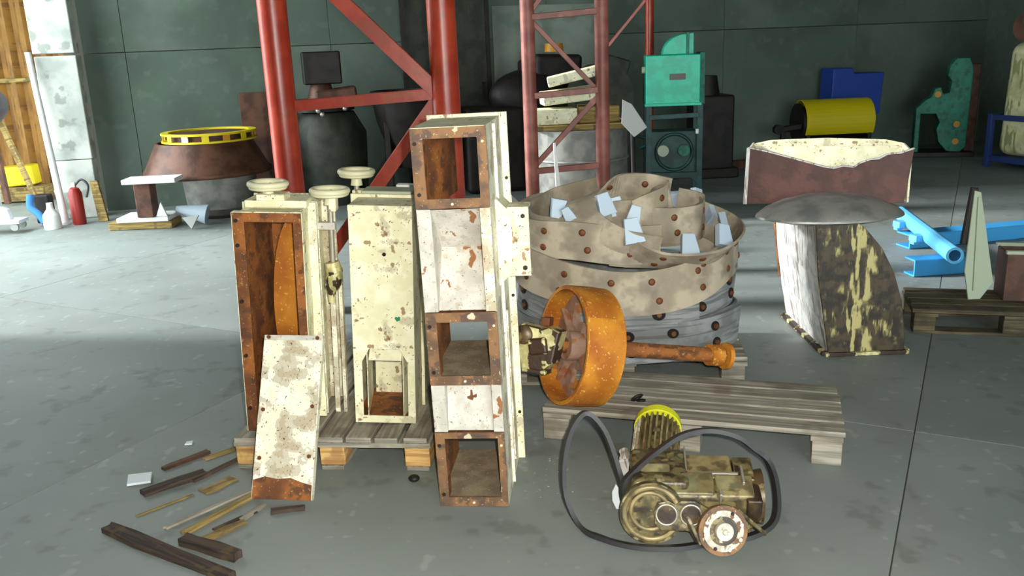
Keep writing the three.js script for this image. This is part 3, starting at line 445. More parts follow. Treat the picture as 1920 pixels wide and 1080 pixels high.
{ // belt pulley with shaft and bearing, tipped so that the shaft end rests on the pallet
  const t = thing('belt_pulley', 'orange rusty belt pulley with oily bearing block, tipped on the front pallet edge', 'pulley', [0.268, 0.402, -3.435], 0);
  const e = V(0.92, -0.215, -0.325).normalize(); t.quaternion.setFromUnitVectors(V(1, 0, 0), e);
  const R = 0.244, hw = 0.083, rotZ = -Math.PI / 2;
  mesh('rim', lathe([[R - 0.016, -hw], [R - 0.003, -hw], [R, -hw + 0.003], [R + 0.003, 0], [R, hw - 0.003], [R - 0.003, hw], [R - 0.016, hw], [R - 0.016, -hw]], 0, 0, 0, 0, 0, rotZ, 72), M.rust_orange, t);
  const holes = [0, 1, 2, 3].map((k) => { const a0 = k * Math.PI / 2 + 0.42, a1 = (k + 1) * Math.PI / 2 - 0.42, o = []; for (let i = 0; i <= 8; i++) { const a = a0 + (a1 - a0) * i / 8; o.push([0.19 * Math.cos(a), 0.19 * Math.sin(a)]); } for (let i = 8; i >= 0; i--) { const a = a0 + (a1 - a0) * i / 8; o.push([0.10 * Math.cos(a), 0.10 * Math.sin(a)]); } return o; });
  mesh('web', extr(circ(R - 0.014, 0, 0, 56), 0.014, 0.002, holes).rotateY(Math.PI / 2).rotateX(0.5).translate(0.0, 0, 0), M.rust_pink, t);
  for (let k = 0; k < 4; k++) mesh('arm_rib', box(0.03, 0.13, 0.010, -0.012, 0.145, 0).applyMatrix4(new THREE.Matrix4().makeRotationX(k * Math.PI / 2 + 0.5)), M.rust_pink, t);
  mesh('hub', cyl(0.06, 0.06, 0.13, 0, 0, 0, 0, 0, rotZ), M.rust_pink, t);
  mesh('shaft', [cyl(0.032, 0.032, 0.92, 0.27, 0, 0, 0, 0, rotZ), cyl(0.042, 0.042, 0.10, 0.10, 0, 0, 0, 0, rotZ)], M.rust, t);
  mesh('shaft_collar', [cyl(0.047, 0.047, 0.06, 0.655, 0, 0, 0, 0, rotZ), cyl(0.058, 0.058, 0.02, 0.715, 0, 0, 0, 0, rotZ)], M.rust_orange, t);
  // bearing block on the near end
  const b = mesh('bearing_block', extr([[-0.045, -0.085], [0.03, -0.088], [0.068, -0.055], [0.085, 0.055], [0.045, 0.07], [0.025, 0.06], [-0.025, 0.068], [-0.055, 0.075], [-0.078, 0.045], [-0.07, -0.01]], 0.085, 0.008), M.oily_cream, t);
  b.scale.setScalar(1.12); b.position.set(-0.165, 0.0, 0.0); b.quaternion.copy(t.quaternion.clone().invert()).multiply(new THREE.Quaternion().setFromEuler(new THREE.Euler(-0.25, -0.35, -0.12)));
  mesh('bearing_cap', [sph(0.036, -0.045, 0.035, 0.088, 1, 1, 0.5)], M.oily_dark, b);
  mesh('bearing_cover', [rbox(0.07, 0.06, 0.03, 0.012, 0.012, 0.0, 0.092, 0.1, 0, 0.2)], M.oily_cream, b);
  mesh('bearing_foot', [rbox(0.09, 0.018, 0.09, 0.004, 0.0, -0.088, 0.045, 0, 0, -0.05)], M.oily_cream, b);
  mesh('shaft_key', rbox(0.03, 0.03, 0.05, 0.003, 0.02, 0.085, 0.03), M.bolt_rust, b);
}
tag(mesh('iron_ring', [torus(0.022, 0.006, 0.50, 0.172, -3.42, 0.9, 0.4, 0, 20, 8), torus(0.015, 0.005, 0.515, 0.165, -3.405, 1.3, 0, 0, 16, 8)], M.dark_iron), 'small dark iron shackle lying on the front pallet beside the orange pulley', 'shackle');

{ // gear motor
  const t = thing('gear_motor', 'oily olive gear motor with round output flange lying on the floor in front', 'gear motor', [0.585, 0, -2.70], -0.12);
  // local: x right, z towards the camera
  mesh('housing', [rbox(0.40, 0.155, 0.26, 0.035, -0.005, 0.105, -0.02), rbox(0.19, 0.05, 0.25, 0.02, -0.115, 0.185, -0.03)], M.oily, t);
  for (const [x, y, z, w, h, d, rx, m] of [[-0.13, 0.182, 0.03, 0.10, 0.05, 0.10, 0.5, 'oily_plate'], [-0.055, 0.195, -0.06, 0.06, 0.03, 0.10, 0.25, 'oily'], [0.05, 0.182, -0.045, 0.16, 0.035, 0.13, 0.15, 'oily_plate'], [0.165, 0.18, -0.03, 0.065, 0.045, 0.12, 0.2, 'oily'], [-0.005, 0.165, 0.055, 0.13, 0.06, 0.09, 0.45, 'oily_plate'], [0.125, 0.16, 0.06, 0.12, 0.06, 0.09, 0.45, 'oily_plate'], [0.185, 0.125, 0.07, 0.05, 0.09, 0.10, 0.2, 'oily_dark'], [0.03, 0.118, 0.10, 0.19, 0.06, 0.07, 0.55, 'oily_plate']]) mesh('cover_plate', rbox(w, h, d, 0.008, x, y, z, rx, 0, 0), M[m], t);
  for (const [x, y, z, w, h, d] of [[-0.024, 0.205, -0.06, 0.006, 0.03, 0.12], [0.075, 0.150, 0.115, 0.008, 0.09, 0.03], [0.155, 0.188, 0.03, 0.008, 0.05, 0.08], [0.065, 0.197, 0.012, 0.16, 0.010, 0.012]]) mesh('rib', rbox(w, h, d, 0.003, x, y, z, 0.3, 0, 0), M.steel, t);
  // left end: round gear case
  mesh('gear_case', [cyl(0.098, 0.098, 0.20, -0.145, 0.10, 0.03, Math.PI / 2 - 0.12, 0, 0, 40), cyl(0.104, 0.104, 0.024, -0.145, 0.112, 0.125, Math.PI / 2 - 0.12, 0, 0, 40)], M.oily, t);
  mesh('case_rim', [torus(0.088, 0.009, -0.145, 0.115, 0.136, -0.12, 0, 0, 40), torus(0.062, 0.007, -0.15, 0.125, 0.14, -0.12, 0, 0, 32)], M.oily_plate, t);
  // front plate with two dark bores
  const fp = mesh('front_plate', extr([[-0.115, -0.03], [-0.095, -0.05], [-0.02, -0.05], [0.03, -0.058], [0.10, -0.04], [0.10, 0.01], [0.045, 0.03], [0.015, 0.05], [-0.03, 0.05], [-0.05, 0.038], [-0.07, 0.05], [-0.105, 0.042], [-0.12, 0.01]], 0.03, 0.005), M.oily, t);
  fp.position.set(-0.02, 0.108, 0.118); fp.rotation.x = -0.22;
  for (const x of [-0.078, 0.0]) { mesh('bore', cyl(0.031, 0.031, 0.012, x, 0.004, 0.032, Math.PI / 2, 0, 0, 28), M.oily_dark, fp); mesh('bore_rim', torus(0.033, 0.004, x, 0.004, 0.036, 0, 0, 0, 28, 8), M.steel, fp); }
  // output flange
  const fx = 0.075, fy = 0.088, fz = 0.185, f = new THREE.Group(); f.name = 'output_flange'; f.position.set(fx, fy, fz); f.rotation.set(-0.30, 0.22, 0); t.add(f);
  mesh('flange_disc', cyl(0.080, 0.080, 0.022, 0, 0, 0, Math.PI / 2, 0, 0, 48), M.rust_flange, f);
  mesh('neck', cyl(0.062, 0.075, 0.08, 0, 0, -0.045, Math.PI / 2, 0, 0, 36), M.oily, f);
  mesh('worn_ring', extr(circ(0.066, 0, 0, 44), 0.004, 0.001, [circ(0.046, 0, 0, 36)]).translate(0, 0, 0.0105), M.worn_metal, f);
  mesh('bore', cyl(0.046, 0.046, 0.004, 0, 0, 0.0105, Math.PI / 2, 0, 0, 36), M.oily_dark, f);
  mesh('shaft_end', [cyl(0.028, 0.030, 0.022, 0, 0, 0.018, Math.PI / 2, 0, 0, 32), cyl(0.007, 0.011, 0.008, 0, 0, 0.031, Math.PI / 2, 0, 0, 16)], M.white_paint, f);
  mesh('key', rbox(0.010, 0.012, 0.012, 0.001, -0.014, -0.027, 0.022), M.white_paint, f);
  for (let k = 0; k < 8; k++) { const a = k * Math.PI / 4 + 0.3; bolt(f, 0.058 * Math.cos(a) * 1.06, 0.058 * Math.sin(a) * 1.06, 0.0155, k % 4 === 1 ? M.bolt_dark : M.steel, 0.8); }
  mesh('flange_guard', rbox(0.012, 0.10, 0.06, 0.003, -0.09, 0.0, -0.03, 0, 0, 0.45), M.oily, f);
  mesh('flange_guard', rbox(0.14, 0.012, 0.07, 0.003, 0.10, 0.02, -0.05, 0.1, 0.2, -0.7), M.oily, f);
  mesh('foot', [rbox(0.06, 0.05, 0.10, 0.006, 0.10, 0.026, 0.10), rbox(0.09, 0.024, 0.20, 0.005, -0.10, 0.014, -0.03), rbox(0.09, 0.024, 0.20, 0.005, 0.14, 0.014, -0.03)], M.oily_dark, t);
  // right end bell
  mesh('end_bell', [cyl(0.092, 0.085, 0.05, 0.20, 0.105, -0.01, 0, 0, -Math.PI / 2, 32)], M.oily_dark, t);
  // finned motor behind
  const mo = new THREE.Group(); mo.name = 'motor'; mo.position.set(-0.125, 0.125, -0.16); mo.rotation.set(0.16, -0.10, 0); t.add(mo);
  mesh('casing', cyl(0.070, 0.070, 0.27, 0, 0, -0.11, Math.PI / 2, 0, 0, 36), M.oily, mo);
  for (let k = 0; k < 17; k++) { const a = -0.35 + k * (Math.PI + 0.7) / 16; mesh('fin', box(0.022, 0.007, 0.24, 0.076 * Math.cos(a), 0.076 * Math.sin(a), -0.12, 0, 0, a), k < 12 ? M.oily_plate : M.cream_peeling, mo); }
  mesh('fan_cowl', [lathe([[0.0, 0], [0.07, 0], [0.088, 0.012], [0.090, 0.05], [0.084, 0.05], [0.084, 0.02], [0, 0.02]], 0, 0, -0.30, Math.PI / 2, 0, 0, 40)], M.yellow_guard, mo);
  mesh('motor_flange', cyl(0.088, 0.088, 0.02, 0, 0, 0.01, Math.PI / 2, 0, 0, 40), M.oily_dark, mo);
  mesh('terminal_box', [rbox(0.035, 0.07, 0.05, 0.006, -0.10, -0.005, -0.02, 0, 0, 0.25), cyl(0.017, 0.017, 0.03, -0.105, 0.04, -0.02, 0, 0, 0.3, 14)], M.white_daylit_crackle, mo);
}
{ // drive belt looped round the gear motor
  const pts = [[0.372, 0.04, -2.69], [0.345, 0.16, -2.73], [0.290, 0.325, -2.80], [0.235, 0.375, -2.815], [0.185, 0.325, -2.80], [0.152, 0.20, -2.77], [0.157, 0.09, -2.74], [0.200, 0.018, -2.68], [0.27, 0.017, -2.60], [0.37, 0.017, -2.545], [0.50, 0.017, -2.53], [0.64, 0.017, -2.56], [0.76, 0.02, -2.58], [0.838, 0.05, -2.62], [0.862, 0.14, -2.70], [0.845, 0.205, -2.75], [0.80, 0.245, -2.755], [0.745, 0.288, -2.76], [0.655, 0.312, -2.77], [0.565, 0.298, -2.775], [0.475, 0.256, -2.75], [0.395, 0.215, -2.705], [0.345, 0.175, -2.67], [0.350, 0.10, -2.66]];
  const c = new THREE.CatmullRomCurve3(pts.map((p) => V(...p)), true, 'centripetal'), n = 260, P = [], A = [];
  for (let i = 0; i <= n; i++) { P.push(c.getPoint(i / n)); const k = P[i]; A.push(V(0.25, 0.25, 1)); }
  tag(mesh('drive_belt', strip(P, A, 0.029, 0.015), M.rubber), 'black rubber drive belt looped around the oily gear motor', 'belt');
}
tag(mesh('paper_scrap', extr([[0, 0], [0.02, -0.004], [0.032, 0.02], [0.026, 0.06], [0.012, 0.085], [-0.006, 0.06], [-0.01, 0.03]], 0.006, 0.002).translate(0, 0, 0).applyMatrix4(new THREE.Matrix4().compose(V(0.335, 0.012, -2.80), new THREE.Quaternion().setFromEuler(new THREE.Euler(-0.5, 0.2, 0.1)), V(1, 1, 1))), M.white_scrap), 'small crumpled white scrap between the drive belt and gear motor', 'scrap');

// ---------------------------------------------------------------- red steel frames
{ // near frame: two stout tubes with braces
  const t = thing('braced_trestle', 'stout red tubular steel frame with diagonal braces behind the cream ducts', 'steel frame', [0, 0, -5.5], 0);
  const top = HH, xl = -1.352, xr = -0.355, R = 0.086;
  mesh('post', cyl(R, R, top, xl, top / 2, 0, 0, 0, 0, 48), M.red_paint, t);
  mesh('post', cyl(R, R, top, xr, top / 2, 0, 0, 0, 0, 48), M.red_paint, t);
  mesh('base_plate', rbox(0.28, 0.016, 0.28, 0.003, xl, 0.008, 0), M.red_paint, t);
  mesh('base_plate', rbox(0.28, 0.016, 0.28, 0.003, xr, 0.008, 0), M.red_paint, t);
  const angle = (a, b, w) => { const g = [bar(a, b, w, 0.008), bar(a.clone().add(V(0, 0, -0.03)), b.clone().add(V(0, 0, -0.03)), 0.008, 0.06)]; const d = b.clone().sub(a).normalize(), up = V(-d.y, d.x, 0); if (up.y < 0) up.negate(); g[1].translate(up.x * w / 2, up.y * w / 2, 0); return g; };
  mesh('cross_brace', angle(V(xl + 0.06, 1.295, 0.02), V(xr - 0.04, 1.335, 0.02), 0.062), M.red_paint, t);
  mesh('diagonal_brace', angle(V(xr - 0.05, 1.345, 0.03), V(xl + 0.06, 2.25, 0.03), 0.085), M.red_paint, t);
  mesh('diagonal_brace', angle(V(xr - 0.05, 1.30, 0.0), V(xl + 0.06, 0.18, 0.0), 0.078), M.red_paint, t);
  mesh('cross_brace', angle(V(xl + 0.06, 2.9, 0.02), V(xr - 0.04, 2.9, 0.02), 0.062), M.red_paint, t);
}
{ // far frame of thinner tubes
  const t = thing('ladder_trestle', 'slim faded red ladder frame with crossed braces behind the elevator belt', 'steel frame', [0, 0, -6.2], 0);
  const xl = 0.174, xr = 0.672, R = 0.048;
  for (const x of [xl, xr]) { mesh('post', cyl(R, R, HH, x, HH / 2, 0, 0, 0, 0, 36), M.red_faded, t); mesh('base_plate', rbox(0.18, 0.014, 0.18, 0.003, x, 0.007, 0), M.red_faded, t); }
  for (const y of [0.76, 1.275, 1.79, 2.4]) mesh('cross_brace', bar(V(xl + 0.03, y - 0.012, 0.02), V(xr - 0.03, y + 0.012, 0.02), 0.042, 0.03), M.red_faded, t);
  mesh('diagonal_brace', bar(V(xl + 0.03, 1.75, 0.0), V(xr - 0.03, 1.28, 0.0), 0.032, 0.03), M.red_faded, t);
  mesh('diagonal_brace', bar(V(xr - 0.03, 1.24, 0.0), V(xl + 0.03, 0.79, 0.0), 0.036, 0.03), M.red_faded, t);
  mesh('diagonal_brace', bar(V(xl + 0.03, 1.82, 0.0), V(xr - 0.03, 2.37, 0.0), 0.032, 0.03), M.red_faded, t);
}
{
  const t = thing('steel_post', 'dark red steel post with a slanting stay behind the teal milling machine', 'post', [1.66, 0, -10.35], 0);
  mesh('post', cyl(0.05, 0.05, HH, 0, HH / 2, 0, 0, 0, 0, 28), M.red_paint, t);
  mesh('stay', bar(V(-0.03, 2.05, 0), V(-0.62, 1.38, 0), 0.035, 0.03), M.red_paint, t);
  mesh('base_plate', rbox(0.2, 0.014, 0.2, 0.003, 0, 0.007, 0), M.red_paint, t);
}
{ const t = thing('batten', 'thin white pointed batten leaning behind the elevator belt', 'batten', [0.365, 0, -5.75], 0);
  mesh('stick', extr([[-0.028, 0], [0.04, 0], [-0.045, 0.98], [-0.06, 0.98]], 0.02, 0.002).rotateX(-0.06), M.white, t); }

// ---------------------------------------------------------------- chute elbow on the right
{
  const t = thing('chute_elbow', 'dark paint-streaked chute elbow carrying a brown hopper with cream inside', 'chute', [1.64, 0, -4.66], 0);
  const prof = [[-0.03, 0], [0.355, 0], [0.352, 0.10], [0.325, 0.28], [0.275, 0.43], [0.205, 0.56], [0.115, 0.665], [0.01, 0.735], [-0.135, 0.735], [-0.105, 0.42]];
  const dep = 0.70, zf = 0.385;
  mesh('cheek', extr(prof, 0.01, 0.003).translate(0, 0, zf - 0.01), M.elbow_paint, t);
  mesh('cheek', extr(prof, 0.01, 0.003).translate(0, 0, zf - dep), M.elbow_paint, t);
  const skin = (pts, d) => { const g = []; for (let i = 0; i < pts.length - 1; i++) { const [x0, y0] = pts[i], [x1, y1] = pts[i + 1], l = Math.hypot(x1 - x0, y1 - y0); g.push(box(0.006, l + 0.004, d, (x0 + x1) / 2, (y0 + y1) / 2, 0, 0, 0, -Math.atan2(x1 - x0, y1 - y0))); } return g; };
  mesh('outer_skin', skin(prof.slice(1, 8), dep - 0.02).map((g) => g.translate(-0.004, 0, zf - dep / 2)), M.elbow_paint, t);
  mesh('inner_skin', skin([prof[0], [-0.07, 0.2], prof[9], prof[8]], dep - 0.02).map((g) => g.translate(0.004, 0, zf - dep / 2)), M.white_daylit_crackle, t);  // left face: the daylight on it is put into the white colour
  mesh('corner_strip', [bar(V(-0.135, 0.72, zf - dep - 0.0), V(-0.075, 0.25, zf - dep - 0.0), 0.02, 0.03)], M.rust, t);
  mesh('foot_flange', [bar(V(-0.05, 0.012, zf + 0.008), V(0.375, 0.012, zf + 0.008), 0.02, 0.024), bar(V(-0.05, 0.012, zf), V(-0.05, 0.012, zf - dep), 0.02, 0.03, V(1, 0, 0)), bar(V(0.37, 0.012, zf), V(0.37, 0.012, zf - dep), 0.02, 0.03, V(1, 0, 0))], M.oily_cream, t);
  // collar under the hopper: a low curved roof
  const col = lathe([[0.13, -0.07], [0.24, -0.05], [0.375, -0.022], [0.372, -0.012], [0.33, 0.022], [0.25, 0.058], [0.15, 0.082], [0.06, 0.092], [0, 0.094]], 0, 0, 0, 0, 0, 0, 48); col.scale(1, 1, 0.62);
  mesh('collar', col.translate(0.0, 0.722, 0.20), M.grey_sheet, t);
  // hopper box
  const hp = new THREE.Group(); hp.name = 'hopper'; hp.position.set(0, 0.742, 0.14); hp.rotation.y = -0.33; t.add(hp);
  const edge = [[-0.395, 0.295], [-0.30, 0.275], [-0.16, 0.237], [-0.02, 0.198], [0.03, 0.190], [0.075, 0.202], [0.125, 0.196], [0.155, 0.218], [0.20, 0.235], [0.24, 0.239], [0.28, 0.262], [0.34, 0.268], [0.385, 0.285], [0.40, 0.29]];
  mesh('front_wall', extr([[-0.40, 0.0], [0.372, 0.018], ...edge.slice().reverse()], 0.010, 0.002), M.brown_paint, hp);
  mesh('back_wall', extr([[-0.37, 0], [0.37, 0], [0.39, 0.27], [0.3, 0.29], [0, 0.30], [-0.3, 0.29], [-0.39, 0.27]], 0.008, 0.001).translate(0, 0, -0.42), M.cream, hp);
  mesh('side_wall', extr([[0, 0], [0.42, 0], [0.42, 0.275], [0, 0.287]], 0.008, 0.001).rotateY(Math.PI / 2).translate(-0.399, 0, 0), M.cream, hp);
  mesh('side_wall', extr([[0, 0.02], [0.42, 0.0], [0.42, 0.27], [0, 0.28]], 0.008, 0.001).rotateY(Math.PI / 2).translate(0.385, 0, 0), M.cream, hp);
  mesh('inner_slope', box(0.76, 0.006, 0.44, 0, 0.14, -0.20, 0.55, 0, 0), M.cream, hp);
  mesh('left_flange', extr([[-0.412, 0.0], [-0.395, 0.0], [-0.385, 0.295], [-0.403, 0.297]], 0.03, 0.002).translate(0, 0, -0.006), M.white_daylit_crackle, hp);  // daylit edge, its brightness painted in as white
  mesh('torn_rim', [strip(edge.map(([x, y]) => V(x, y + 0.002, 0.004)), edge.map(() => V(0, 0, 1)), 0.022, 0.006)], M.white_daylit_crackle, hp);
}
// ---------------------------------------------------------------- right edge: pallet, blue steel, plates
pallet('pallet', 'dark weathered pallet at the right edge beside the chute elbow', [2.72, 0, -4.66], -0.27, 1.0, 0.46, 4, M.wood_olive, M.wood_olive);
{
  const t = thing('sheet_plate', 'pale green triangular sheet standing on the dark pallet', 'metal sheet', [2.56, 0.145, -4.70], 0.0);
  mesh('sheet', extr([[-0.035, 0], [0.03, -0.0], [0.10, 0.09], [0.015, 0.59], [-0.02, 0.6], [-0.06, 0.16]], 0.008, 0.002).rotateX(-0.12), M.pale_green, t);
  mesh('dark_edge', bar(V(-0.055, 0.30, -0.06), V(-0.012, 0.61, -0.085), 0.035, 0.03), M.dark_iron, t);
  mesh('stiffener', bar(V(-0.01, 0.05, 0.005), V(-0.0, 0.56, -0.055), 0.012, 0.02), M.pale_green, t);
}
{
  const t = thing('steel_box', 'brown open steel box on the dark pallet at the right edge', 'box', [2.98, 0.145, -4.72], -0.27);
  mesh('front_wall', rbox(0.52, 0.27, 0.008, 0.003, 0.0, 0.135, 0.15), M.brown_iron, t); mesh('back_wall', rbox(0.52, 0.27, 0.008, 0.003, 0, 0.135, -0.05), M.brown_iron, t);
  mesh('side_wall', rbox(0.008, 0.27, 0.2, 0.003, -0.256, 0.135, 0.05), M.brown_iron, t); mesh('side_wall', rbox(0.008, 0.27, 0.2, 0.003, 0.256, 0.135, 0.05), M.brown_iron, t);
  mesh('rim', [rbox(0.54, 0.02, 0.03, 0.003, 0, 0.275, 0.16), rbox(0.54, 0.02, 0.03, 0.003, 0, 0.275, -0.05)], M.pale_green, t);
  mesh('base', rbox(0.5, 0.008, 0.19, 0.002, 0, 0.006, 0.05), M.brown_iron, t);
}
{
  const t = thing('blue_channel', 'long bright blue steel channel lying on the floor by the right edge', 'steel channel', [3.85, 0, -6.75], 0.20);
  mesh('web', rbox(1.75, 0.10, 0.012, 0.003, 0, 0.055, 0.08), M.sky_blue, t); mesh('top_flange', rbox(1.75, 0.012, 0.16, 0.003, 0, 0.105, 0), M.sky_blue, t); mesh('bottom_flange', rbox(1.75, 0.012, 0.16, 0.003, 0, 0.008, 0), M.sky_blue, t);
}
{
  const t = thing('blue_channel', 'short bright blue steel channel under the light blue pipe', 'steel channel', [2.93, 0, -5.80], 0.12);
  mesh('web', rbox(0.50, 0.11, 0.012, 0.003, 0, 0.06, 0.06), M.sky_blue, t); mesh('top_flange', rbox(0.50, 0.012, 0.12, 0.003, 0, 0.112, 0), M.sky_blue, t); mesh('bottom_flange', rbox(0.50, 0.012, 0.12, 0.003, 0, 0.008, 0), M.sky_blue, t);
}
{
  const t = thing('blue_pipe', 'light blue pipe with two clamps and an open dark end', 'pipe', [0, 0, 0], 0);
  const a = V(3.15, 0.178, -7.0), b = V(2.875, 0.178, -5.56), dir = b.clone().sub(a).normalize();
  const tube = lathe([[0.038, 0], [0.055, 0], [0.055, 1.474], [0.038, 1.474], [0.038, 0]], 0, 0, 0, 0, 0, 0, 36); tube.applyQuaternion(new THREE.Quaternion().setFromUnitVectors(V(0, 1, 0), dir)); tube.translate(a.x, a.y, a.z);
  mesh('tube', tube, M.pipe_blue, t);
  for (const k of [0.35, 0.85]) { const p = a.clone().addScaledVector(dir, k); mesh('clamp', [rbox(0.10, 0.05, 0.09, 0.01, p.x - 0.075, p.y - 0.015, p.z, 0, 0.18, 0), rbox(0.05, 0.04, 0.05, 0.008, p.x - 0.10, p.y - 0.04, p.z, 0, 0.18, 0)], M.pipe_blue, t); }
}
// ---------------------------------------------------------------- machines along the back wall
{
  const t = thing('milling_machine', 'tall bright teal milling machine with a curved hood on a dark teal stand', 'machine', [1.79, 0, -9.62], -0.10);
  mesh('cabinet', rbox(0.56, 0.50, 0.46, 0.012, -0.015, 1.195, 0.02), M.teal_paint, t);
  mesh('side_flap', rbox(0.05, 0.52, 0.42, 0.006, 0.29, 1.20, 0), M.teal_dull, t);
  mesh('nameplate', rbox(0.165, 0.062, 0.006, 0.002, 0.03, 1.225, 0.252), M.plate_grey, t);
  mesh('lower_lip', rbox(0.58, 0.03, 0.05, 0.004, -0.015, 0.945, 0.25), M.teal_paint, t);
  mesh('latch', cyl(0.035, 0.035, 0.04, -0.31, 1.30, 0.15, 0, 0, Math.PI / 2, 16), M.pale_green, t);
  const hood = []; for (let i = 0; i <= 12; i++) { const a = Math.PI - (Math.PI / 2) * i / 12; hood.push([0.12 + 0.24 * Math.cos(a), 0.205 * Math.sin(a)]); }
  mesh('hood', extr([...hood, [0.20, 0.215], [0.20, 0]], 0.22, 0.008).translate(0.0, 1.445, -0.05), M.teal_paint, t);
  mesh('hood_rim', extr([[0.12, 0], [0.15, 0], [0.15, 0.22], [0.12, 0.215]], 0.25, 0.003).translate(0, 1.445, -0.06), M.teal_dull, t);
  for (const x of [-0.26, 0.27]) for (const z of [-0.18, 0.20]) mesh('leg', extr([[-0.03, 0], [0.03, 0], [0.03, 0.95], [-0.03, 0.95]], 0.03, 0.002).translate(x, 0, z - 0.015), M.teal_dark, t);
  mesh('stand_body', [rbox(0.5, 0.44, 0.30, 0.01, 0, 0.44, 0.0)], M.teal_dark, t);
  mesh('stand_rail', [rbox(0.52, 0.05, 0.03, 0.004, 0, 0.82, 0.21, 0, 0, 0.03)], M.teal_dark, t);
  mesh('stand_rail', [extr([[-0.25, 0.11], [-0.25, 0.23], [0.25, 0.23], [0.25, 0.11], [0.18, 0.17], [-0.18, 0.17]], 0.03, 0.003).translate(0, 0, 0.19)], M.teal_dark, t);
  mesh('drive_ring', torus(0.19, 0.018, 0.01, 0.44, 0.16, 0, 0, 0, 40), M.teal_dark, t);
  for (const [x, m] of [[-0.11, M.pale_green], [0.11, M.teal_dull]]) mesh('pulley', cyl(0.06, 0.06, 0.06, x, 0.46, 0.18, Math.PI / 2, 0, 0, 24), m, t);
  mesh('knob', rbox(0.03, 0.05, 0.03, 0.005, 0.24, 0.66, 0.23), M.white, t);
  mesh('hand_lever', [rod(V(-0.28, 0.60, 0.2), V(-0.40, 0.64, 0.24), 0.012), rod(V(-0.3, 0.52, 0.2), V(-0.36, 0.50, 0.22), 0.02)], M.teal_dark, t);
}
{
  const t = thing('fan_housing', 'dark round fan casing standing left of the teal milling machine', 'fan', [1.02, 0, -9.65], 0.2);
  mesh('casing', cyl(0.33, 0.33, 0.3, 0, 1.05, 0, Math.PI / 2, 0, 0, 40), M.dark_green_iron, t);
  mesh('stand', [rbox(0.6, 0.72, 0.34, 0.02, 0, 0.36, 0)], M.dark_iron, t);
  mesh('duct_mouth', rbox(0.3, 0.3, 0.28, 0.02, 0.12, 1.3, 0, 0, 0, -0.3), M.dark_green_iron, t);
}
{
  const t = thing('shadow_block', 'dark low block put in for the shadow right of the teal milling machine', 'machine', [2.42, 0, -10.6], 0.1);  // added dark shape that stands for the shadow beside the machine
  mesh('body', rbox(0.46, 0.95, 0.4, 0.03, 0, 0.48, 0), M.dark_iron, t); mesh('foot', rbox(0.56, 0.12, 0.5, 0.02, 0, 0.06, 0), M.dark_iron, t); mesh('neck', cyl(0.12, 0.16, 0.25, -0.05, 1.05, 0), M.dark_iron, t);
}
{
  const t = thing('roller_machine', 'machine with a bright yellow half-round cover on dark legs by the back wall', 'machine', [4.12, 0, -11.35], 0.05);
  const arc = []; for (let i = 0; i <= 16; i++) { const a = -0.35 + (Math.PI + 0.35) * i / 16; arc.push([0.20 * Math.cos(a), 0.20 * Math.sin(a)]); }
  const half = []; for (let i = 0; i <= 20; i++) { const a = -0.6 + (Math.PI + 0.3) * i / 20; half.push([0.27 * Math.cos(a), 0.27 * Math.sin(a)]); }
  mesh('yellow_cover', extr([...half, ...half.slice().reverse().map(([x, y]) => [x * 0.96, y * 0.96])], 0.86, 0.003).rotateY(-Math.PI / 2).translate(0.46, 0.53, 0), M.yellow_paint, t);
  mesh('end_disc', cyl(0.25, 0.25, 0.03, -0.42, 0.51, 0, 0, 0, Math.PI / 2, 36), M.dark_iron, t);
  mesh('roller', cyl(0.22, 0.22, 0.84, 0.02, 0.50, 0, 0, 0, Math.PI / 2, 36), M.dark_iron, t);
  mesh('crank_arm', [rbox(0.34, 0.08, 0.06, 0.02, -0.56, 0.47, 0.14, 0, 0, 0.12), cyl(0.06, 0.06, 0.08, -0.72, 0.46, 0.14, Math.PI / 2, 0, 0, 20)], M.dark_iron, t);
  for (const [x, z] of [[-0.66, 0.14], [-0.36, 0.2], [0.42, 0.2], [0.42, -0.2]]) mesh('leg', rbox(0.05, 0.46, 0.05, 0.006, x, 0.23, z), M.dark_iron, t);
  mesh('bed', rbox(0.9, 0.14, 0.46, 0.02, 0.05, 0.22, 0), M.dark_iron, t);
}
{
  const t = thing('blue_motor_box', 'deep blue sheet box standing behind the yellow covered machine', 'machine', [4.55, 0, -11.92], 0.1);
  mesh('body', extr([[-0.32, 0.55], [0.35, 0.55], [0.38, 1.08], [-0.02, 1.08], [-0.05, 1.15], [-0.31, 1.15]], 0.34, 0.01).translate(0, 0, -0.17), M.blue_paint, t);
  mesh('stand', rbox(0.56, 0.55, 0.32, 0.02, 0, 0.275, 0), M.dark_iron, t);
  mesh('switch_box', rbox(0.12, 0.1, 0.08, 0.01, -0.34, 0.72, 0.1), M.plate_grey, t);
}
